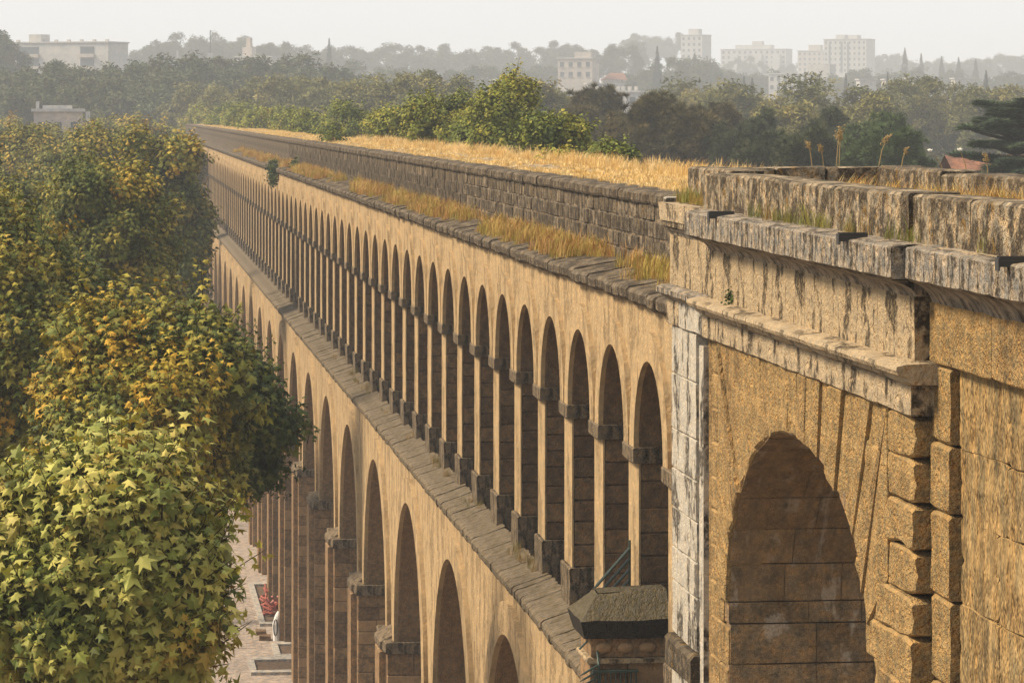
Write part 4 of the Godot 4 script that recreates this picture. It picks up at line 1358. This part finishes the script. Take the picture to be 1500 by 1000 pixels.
func build_plants() -> void:
	stalk(Vector3(9.7, 21.6, -43.05), 0.42, Vector3(0.13, 0, 0), false, "bent straw-coloured stalk over the parapet's far end")
	stalk(Vector3(9.0, 21.6, -43.1), 0.28, Vector3(-0.05, 0, 0), false, "thin straw stalk on the end parapet")
	stalk(Vector3(9.15, 21.6, -43.05), 0.52, Vector3(0.06, 0, 0), false, "tall forked straw stalk with a full seed head")
	stalk(Vector3(9.2, 21.6, -43.1), 0.46, Vector3(0.02, 0, 0), false, "upright straw stalk beside the tall forked one")
	stalk(Vector3(8.85, 21.6, -43.1), 0.33, Vector3(-0.06, 0, 0), false, "feathery ochre stalk on the end parapet")
	stalk(Vector3(9.75, 21.6, -42.0), 0.27, Vector3(0.08, 0, 0), false, "short feathery stalk behind the back parapet")
	stalk(Vector3(10.2, 21.5, -41.5), 0.34, Vector3(-0.2, 0, 0), true, "leaning stalk with a flat white flower head")
	stalk(Vector3(10.25, 21.5, -40.6), 0.36, Vector3(-0.1, 0, 0), true, "taller leaning stalk with a flat white flower head")
	stalk(Vector3(10.2, 21.5, -39.4), 0.32, Vector3(-0.05, 0, 0), false, "ochre leafy stalk beside the white flower heads")
	# leafy plants rooted in the masonry
	var spots := [
		[Vector3(7.72, 19.62, -166.0), 0.8, "caper_bush", "dark leafy bush hanging from the upper cornice over the small arches", DEEP_GREEN, 60],
		[Vector3(8.45, 19.8, -160.0), 0.7, "caper_bush", "small leafy bush on the upper cornice ledge beside the channel wall", DEEP_GREEN, 34],
		[Vector3(6.93, EYE - 2.15, -38.2), 0.14, "small_fern", "little dark green plant growing on the pavilion string course", DEEP_GREEN, 26],
		[Vector3(9.6, 21.0, -152.0), 0.8, "low_bush", "small yellow-green bush on the channel top", BRIGHT, 40],
	]
	for e in spots:
		var root := group(e[2], self, e[0])
		tag(root, e[3], "plant")
		var m := MB.new()
		var xf := []
		var cols := []
		for i in e[5]:
			var d := rand_dir()
			if e[2] == "caper_bush":
				d.x = -absf(d.x) * 0.6
				d.y = d.y * 1.2 - 0.5
			else:
				d.y = absf(d.y) * 1.4
			var p: Vector3 = d * e[1] * 0.6 * rf(0.3, 1.0)
			var ax := (d + Vector3.UP * 0.4).normalized()
			var x := ax.cross(rand_dir()).normalized()
			xf.append(Transform3D(Basis(x, ax, x.cross(ax)) * (0.55 if e[1] > 0.3 else 0.16), p))
			cols.append(e[4][rng.randi() % 3])
			if i % 4 == 0:
				m.tube([Vector3.ZERO, p], [0.012 * e[1], 0.005 * e[1]], 3)
		obj("stem", m.mesh(), M.twig, root)
		spray_part(root, "leaves", S.mid[0], M.leaf, xf, cols)

# ---------------------------------------------------------------- ground, street and far buildings
func build_ground() -> void:
	var b := MB.new()
	var xs := []
	for i in 25:
		xs.append(-1500.0 + 125.0 * i)
	var zs := [200.0, 60.0, 0.0]
	var d := 30.0
	while d < 430.0:
		zs.append(-d)
		d += 40.0
	while d < 3200.0:
		zs.append(-d)
		d += 60.0
	for i in xs.size() - 1:
		for j in zs.size() - 1:
			var p := func(x: float, z: float) -> Vector3: return Vector3(x, terrain_y(x, z), z)
			b.quad(p.call(xs[i], zs[j]), p.call(xs[i + 1], zs[j]), p.call(xs[i + 1], zs[j + 1]), p.call(xs[i], zs[j + 1]), Vector3.UP)
	var g := obj("ground", b.mesh(), M.earth, self)
	tag(g, "earthy ground rising to wooded hills in the distance", "", "", "structure")
	var pv := MB.new()
	pv.box(Vector3(-14, -0.1, -480), Vector3(13.5, 0.02, -20))
	var pave := obj("pavement", pv.mesh(), M.paving, self)
	tag(pave, "pale pinkish paved walk between the trees and the large arches", "", "", "structure")
	# paving bands laid as separate flags where they can be told apart
	var flag := block(Vector3(0.62, 0.05, 1.3), 0.008, 0.003)
	for i in 11:
		for j in 14:
			var o := obj("flag", flag, M.paving_b if (i * 7 + j * 5) % 3 else M.paving, pave, Vector3(2.6 + 0.64 * j - 0.32 * (i % 2), 0.012, -144.0 - 1.34 * i))
			if o.position.x > 6.2:
				o.queue_free()
				pave.remove_child(o)
	# planting pits beside the piers, with pale kerbs
	for e in [[5.6, 8.8, 137.0, 139.6], [6.75, 8.8, 141.0, 143.6], [6.5, 8.8, 150.0, 162.0]]:
		var pit := group("planting_pit", self, Vector3(e[0], 0.02, -e[2]))
		tag(pit, {137.0: "bare earth planting pit framed by pale kerbs, the one with a full kerb", 141.0: "small bare earth patch against the foot of a large pier", 150.0: "long bare earth strip behind a white kerb by the piers"}[e[2]], "planting bed")
		var m := MB.new()
		m.box(Vector3(0, 0.001, -(e[3] - e[2])), Vector3(e[1] - e[0], 0.03, 0))
		obj("soil", m.mesh(), M.dirt, pit)
		for q in [[Vector3(-0.25, 0, -(e[3] - e[2]) - 0.3), Vector3(0, 0.13, 0.6)], [Vector3(0.0, 0, 0.0), Vector3(e[1] - e[0], 0.12, 0.6)], [Vector3(0.0, 0, -(e[3] - e[2]) - 0.8), Vector3(e[1] - e[0], 0.12, -(e[3] - e[2]))]]:
			var kb := MB.new()
			kb.box(q[0], q[1])
			obj("kerb", kb.mesh(), M.kerb, pit)
	# small things on the paving
	for e in [[6.3, -145.5, 0.5], [6.2, -147.0, 0.45], [5.1, -152.5, 0.8], [4.0, -158.0, 0.5]]:
		var o := obj("stone_block", block(Vector3(e[2], 0.22, 0.5), 0.02, 0.02), M.reveal, self, Vector3(e[0], 0.13, e[1]))
		tag(o, "small dark block lying on the pale paving", "block", "blocks on the paving")
	# crumpled red netting
	var net := group("plastic_netting", self, Vector3(6.9, 0.05, -152.5))
	tag(net, "crumpled red plastic netting lying on the bare earth strip", "netting")
	for k in 2:
		var m := MB.new()
		for i in 9:
			var path := []
			var rad := []
			var a := rf(0, TAU)
			for q in 8:
				a += rf(0.3, 0.9)
				path.append(Vector3(cos(a) * rf(0.1, 0.55) + 0.15 * k, 0.05 + 0.09 * q * rf(0.5, 1.4), sin(a) * 0.5 - 4.0 * k))
				rad.append(0.05)
			m.tube(path, rad, 5)
		obj("coil", m.mesh(), M.red_plastic, net)
	# a wrapped bundle stood against a pier
	var sack := group("wrapped_bundle", self, Vector3(6.78, 0.02, -145.2))
	tag(sack, "grey-white wrapped bundle with a dark strap standing against a large pier", "bundle")
	var sm := MB.new()
	sm.tube([Vector3(0, 0, 0), Vector3(0.02, 0.3, 0), Vector3(-0.03, 0.7, 0.03), Vector3(0.05, 1.05, 0), Vector3(0.1, 1.25, -0.03)], [0.15, 0.18, 0.15, 0.13, 0.06], 10)
	obj("wrapping", sm.mesh(), M.sack, sack)
	var st := MB.new()
	var loop := []
	var lr := []
	for i in 13:
		var a := TAU * i / 12.0
		loop.append(Vector3(-0.05 + 0.08 * cos(a), 0.6 + 0.35 * sin(a), 0.19))
		lr.append(0.025)
	st.tube(loop, lr, 5)
	obj("strap", st.mesh(), M.lead, sack)

func building(called: String, label: String, category: String, at: Vector3, size: Vector3, wall: Material, cols: int, rows: int, roof: Material, win := Vector2(1.2, 1.4), turn := 0.0) -> Node3D:
	var o := group(called, self, at)
	o.rotation.y = turn
	tag(o, label, category)
	var b := MB.new()
	b.box(Vector3(-size.x / 2, minf(-6.0, terrain_y(at.x, at.z) - at.y - 1.0), -size.z), Vector3(size.x / 2, size.y, 0))
	obj("wall", b.mesh(), wall, o)
	b = MB.new()
	b.box(Vector3(-size.x / 2 - 0.3, size.y, -size.z - 0.3), Vector3(size.x / 2 + 0.3, size.y + 0.35, 0.3))
	obj("roof", b.mesh(), roof, o)
	if cols > 0:
		var pm := MB.new()
		pm.box(Vector3(-win.x / 2, -win.y / 2, -0.1), Vector3(win.x / 2, win.y / 2, 0.03))
		var pane := pm.mesh()
		var sl := MB.new()
		sl.box(Vector3(-win.x / 2 - 0.15, -win.y / 2 - 0.14, -0.1), Vector3(win.x / 2 + 0.15, -win.y / 2, 0.14))
		var sill := sl.mesh()
		for i in cols:
			for j in rows:
				var p := Vector3(lerpf(-size.x / 2, size.x / 2, (i + 0.5) / cols), size.y - (j + 0.5) * 2.9 - 0.2, 0)
				var w := obj("window", pane, M.glass, o, p)
				obj("sill", sill, wall, w)
	return o

func annex(parent: Node3D, called: String, lo: Vector3, hi: Vector3, mat: Material) -> void:
	var b := MB.new()
	b.box(lo, hi)
	obj(called, b.mesh(), mat, parent)

func build_town() -> void:
	var o := building("long_block", "long low white block with recessed balconies on the wooded hill", "building", Vector3(-18, 33.5, -906), Vector3(36, 7.2, 12), M.wall_white, 0, 0, M.roof_pale, Vector2(1.2, 1.4), -0.45)
	for q in [[-9.0, 14.0], [12.0, 4.0]]:
		for j in 2:
			annex(o, "balcony_opening", Vector3(q[0] - q[1] / 2, 4.2 - 3.2 * j, -0.1), Vector3(q[0] + q[1] / 2, 6.2 - 3.2 * j, 0.05), M.glass)
			annex(o, "balcony_rail", Vector3(q[0] - q[1] / 2 - 0.2, 3.4 - 3.2 * j, 0), Vector3(q[0] + q[1] / 2 + 0.2, 4.3 - 3.2 * j, 0.9), M.wall_pink)
	annex(o, "balcony_divider", Vector3(-8.5, 0, 0.0), Vector3(-8.0, 6.4, 0.8), M.wall_white)
	for k in 9:
		annex(o, "chimney", Vector3(-15.0 + k * 3.7, 7.5, -6), Vector3(-14.2 + k * 3.7, 8.2, -5.2), M.wall_white)
	annex(o, "lift_housing", Vector3(-7, 7.5, -9), Vector3(-3.4, 9.6, -4), M.wall_white)
	o = building("white_house", "low white flat-roofed house among the golden tree tops", "house", Vector3(-6.6, 19.5, -403), Vector3(5.6, 3.0, 5), M.wall_pink, 3, 1, M.roof_pale, Vector2(0.8, 0.9))
	annex(o, "upper_storey", Vector3(-1.8, 3.35, -4.4), Vector3(1.6, 3.75, -0.8), M.wall_white)
	annex(o, "chimney", Vector3(-2.6, 3.3, -2), Vector3(-2.2, 4.2, -1.6), M.wall_white)
	annex(o, "side_wall", Vector3(3.2, -4, -2), Vector3(3.7, 3.0, 0), M.wall_white)
	o = building("hill_villa", "pale villa with a square stair tower between distant pines", "house", Vector3(40, 33, -1000), Vector3(11.5, 5.6, 8), M.wall_white, 4, 1, M.roof_pale, Vector2(1.2, 1.4), -0.50)
	annex(o, "tower", Vector3(-4.6, 5.9, -5), Vector3(-1.6, 8.6, -2), M.wall_pink)
	annex(o, "tower_top", Vector3(-3.8, 8.6, -4), Vector3(-2.4, 11.4, -2.8), M.wall_pink)
	annex(o, "low_wing", Vector3(-13, -16, -5), Vector3(-5.8, 1.8, -1), M.wall_white)
	o = group("hill_chapel", self, Vector3(27.5, 33, -1000))
	tag(o, "tiny white chapel with a thin mast on the wooded hill", "chapel")
	annex(o, "wall", Vector3(-2.2, -16, -3), Vector3(2.2, 4.4, 0), M.wall_white)
	annex(o, "belfry", Vector3(-0.7, 4.4, -2), Vector3(0.7, 6.8, -0.6), M.wall_white)
	annex(o, "mast", Vector3(-0.12, 6.8, -1.4), Vector3(0.12, 13.5, -1.1), M.lead)
	o = group("hill_shrine", self, Vector3(18.2, 34, -1000))
	tag(o, "small white garden building with a slim chimney between distant pines", "building")
	annex(o, "wall", Vector3(-1.6, -16, -3), Vector3(2.2, 3.0, 0), M.wall_white)
	annex(o, "chimney", Vector3(-0.5, 3.0, -2), Vector3(0.1, 6.6, -1.4), M.wall_white)
	o = building("cream_villa", "cream villa with shuttered windows on the hazy hillside", "house", Vector3(133, 31, -990), Vector3(10.4, 7.2, 8), M.wall_pink, 4, 2, M.roof_pale, Vector2(1.2, 1.4), -0.40)
	annex(o, "penthouse", Vector3(-0.4, 7.5, -6), Vector3(4.6, 9.2, -1), M.wall_pink)
	o = building("flat_roofed_shed", "long flat white roof just below the cream villa", "building", Vector3(140, 28, -975), Vector3(10.5, 2.6, 7), M.wall_grey, 5, 1, M.roof_pale)
	o = group("red_roofed_house", self, Vector3(145.5, 31, -995))
	tag(o, "small house with a sloping red tiled roof beside the cream villa", "house")
	annex(o, "wall", Vector3(-3.4, -16, -5), Vector3(3.4, 1.2, 0), M.wall_pink)
	var rb := MB.new()
	rb.quad(Vector3(-3.7, 1.1, 0.3), Vector3(3.7, 1.1, 0.3), Vector3(3.0, 3.2, -2.5), Vector3(-1.0, 3.2, -2.5), Vector3(0, 1, 1))
	rb.quad(Vector3(-3.7, 1.1, -5.3), Vector3(3.7, 1.1, -5.3), Vector3(3.0, 3.2, -2.5), Vector3(-1.0, 3.2, -2.5), Vector3(0, 1, -1))
	rb.tri(Vector3(-3.7, 1.1, 0.3), Vector3(-3.7, 1.1, -5.3), Vector3(-1.0, 3.2, -2.5), Vector3(-1, 1, 0))
	rb.tri(Vector3(3.7, 1.1, 0.3), Vector3(3.7, 1.1, -5.3), Vector3(3.0, 3.2, -2.5), Vector3(1, 1, 0))
	obj("roof", rb.mesh(), M.roof_red, o)
	o = building("notched_block", "white block whose flat roof is lined with square chimneys", "building", Vector3(97, 21.6, -693), Vector3(19, 5.0, 9), M.wall_white, 7, 1, M.roof_pale, Vector2(1.2, 1.4), -0.40)
	for k in 14:
		if k in [3, 4]:
			continue
		annex(o, "chimney", Vector3(-9.4 + k * 1.36, 5.35, -1.6), Vector3(-8.75 + k * 1.36 + (0.35 if k % 5 == 0 else 0.0), 6.2, -0.8), M.wall_white)
	for k in 3:
		annex(o, "buttress", Vector3(1.6 + k * 2.4, -6, 0), Vector3(2.2 + k * 2.4, 5.0, 0.5), M.wall_white)
	o = building("hazy_tower", "faint pale tower block fading into the haze", "building", Vector3(284, 44, -1680), Vector3(11.5, 17.0, 11), M.wall_grey, 4, 5, M.roof_pale, Vector2(1.2, 1.4), -0.60)
	annex(o, "roof_house", Vector3(-3, 17.3, -7), Vector3(2.5, 20.2, -3), M.wall_grey)
	o = building("apartment_slab", "long hazy apartment slab with stepped roof line", "building", Vector3(369.5, 44, -1970), Vector3(40, 15.5, 12), M.wall_white, 12, 5, M.roof_pale, Vector2(1.4, 1.4), -0.50)
	annex(o, "roof_house", Vector3(-12, 15.8, -9), Vector3(10, 18.2, -3), M.wall_white)
	annex(o, "roof_house", Vector3(-2, 18.2, -8), Vector3(4, 20.4, -4), M.wall_white)
	for q in [-14.0, 1.0, 12.0]:
		annex(o, "bay", Vector3(q, -6, 0), Vector3(q + 4.5, 12.5, 1.4), M.wall_white)
	o = building("apartment_block", "hazy pale apartment block stepping up towards the tall one", "building", Vector3(391, 43, -1905), Vector3(17, 14.5, 12), M.wall_pink, 6, 5, M.roof_pale, Vector2(1.2, 1.4), -0.50)
	annex(o, "roof_house", Vector3(-3, 14.8, -8), Vector3(4, 18.0, -3), M.wall_pink)
	o = building("tall_apartment_block", "tallest white apartment block with dark window strips", "building", Vector3(380, 42, -1766), Vector3(23.6, 19.0, 14), M.wall_white, 9, 6, M.roof_pale, Vector2(1.0, 1.3), -0.55)
	for q in [-9.0, -2.4, 1.2]:
		annex(o, "stair_window", Vector3(q, 1.5, -0.1), Vector3(q + 1.1, 17.6, 0.06), M.glass)
	annex(o, "roof_house", Vector3(-6.5, 19.3, -10), Vector3(-1.6, 21.6, -4), M.wall_white)
	annex(o, "roof_house", Vector3(0.4, 19.3, -10), Vector3(5.5, 21.4, -4), M.wall_white)
	o = building("school_block", "low white modern building in front of the apartment blocks", "building", Vector3(235, 31.0, -1180), Vector3(17, 5.0, 10), M.wall_white, 7, 2, M.roof_pale, Vector2(1.2, 1.4), -0.50)
	annex(o, "hall", Vector3(5.5, -6, -8), Vector3(13.5, 8.4, -1), M.wall_white)
	for k in 5:
		o = building("garden_house", "tiny white rooftop showing over the parkland trees", "house", Vector3([207.0, 213.0, 219.0, 226.0, 200.0][k], 29.0 + 0.3 * (k % 2), -900.0), Vector3(4.5, 2.2, 5), M.wall_white, 0, 0, M.roof_pale)
		o.set_meta("group", "rooftops over the parkland")
	o = group("red_roof_house", self, Vector3(45, 17.5, -167))
	tag(o, "house with a faded red roof glimpsed under the cedar", "house")
	annex(o, "wall", Vector3(-3, -17.5, -5), Vector3(4, 1.4, 0), M.wall_pink)
	var r2 := MB.new()
	r2.quad(Vector3(-3.4, 1.3, 0.4), Vector3(4.4, 1.3, 0.4), Vector3(4.4, 2.7, -2.5), Vector3(-3.4, 2.7, -2.5), Vector3(0, 1, 1))
	r2.quad(Vector3(-3.4, 1.3, -5.4), Vector3(4.4, 1.3, -5.4), Vector3(4.4, 2.7, -2.5), Vector3(-3.4, 2.7, -2.5), Vector3(0, 1, -1))
	obj("roof", r2.mesh(), M.roof_red, o)
	# street lamp
	o = group("street_lamp", self, Vector3(6.7, 0, -500))
	tag(o, "thin street lamp with a white globe beyond the end of the channel", "lamp")
	var m := MB.new()
	m.tube([Vector3.ZERO, Vector3(0, 24.0, 0)], [0.12, 0.07], 6)
	obj("pole", m.mesh(), M.lead, o)
	var sp := SphereMesh.new()
	sp.radius = 0.35
	sp.height = 0.7
	obj("globe", sp, M.umbel, o, Vector3(0, 24.2, 0))

# ---------------------------------------------------------------- scene
func _ready() -> void:
	rng.seed = 20
	wob.seed = 7
	wob.frequency = 0.02
	wob.fractal_octaves = 3
	# camera: level, turned 6.6 degrees towards the aqueduct, lens shifted down
	var cam := Camera3D.new()
	cam.name = "camera"
	add_child(cam)
	cam.position = Vector3(0, EYE, 0)
	cam.rotation.y = -0.115194
	cam.projection = Camera3D.PROJECTION_FRUSTUM
	cam.near = 1.0
	cam.far = 6000.0
	cam.size = 2.0 * 500.0 / 5030.0
	cam.frustum_offset = Vector2(0, -334.0 / 5030.0)
	cam.current = true
	var env := Environment.new()
	env.background_mode = Environment.BG_SKY
	env.tonemap_mode = Environment.TONE_MAPPER_LINEAR
	env.tonemap_exposure = 1.7
	var sky := Sky.new()
	var sm := ProceduralSkyMaterial.new()
	sm.sky_top_color = lin(0.56, 0.575, 0.59)
	sm.sky_horizon_color = lin(0.56, 0.56, 0.56)
	sm.sky_curve = 0.2
	sm.ground_horizon_color = lin(0.40, 0.38, 0.35)
	sm.ground_bottom_color = lin(0.2, 0.18, 0.15)
	sm.sun_angle_max = 1.0
	sky.sky_material = sm
	env.sky = sky
	env.fog_enabled = true
	env.fog_density = 0.0005
	env.fog_light_color = lin(0.86, 0.90, 0.95)
	env.sdfgi_enabled = true
	env.ssao_enabled = true
	env.ssil_enabled = true
	var we := WorldEnvironment.new()
	we.name = "world"
	we.environment = env
	add_child(we)
	# hazy sun, high on the left and a little beyond the scene
	var sun := DirectionalLight3D.new()
	sun.name = "sun"
	add_child(sun)
	sun.look_at_from_position(Vector3(-0.74, 0.76, -0.06) * 50.0, Vector3.ZERO)
	sun.light_energy = 1.25
	sun.light_angular_distance = 14.0
	sun.light_color = Color(1.0, 0.93, 0.82)
	sun.shadow_enabled = true
	make_materials()
	build_ground()
	build_aqueduct()
	build_pavilion()
	build_buttress()
	make_sprays()
	build_trees()
	build_grass()
	build_plants()
	build_town()
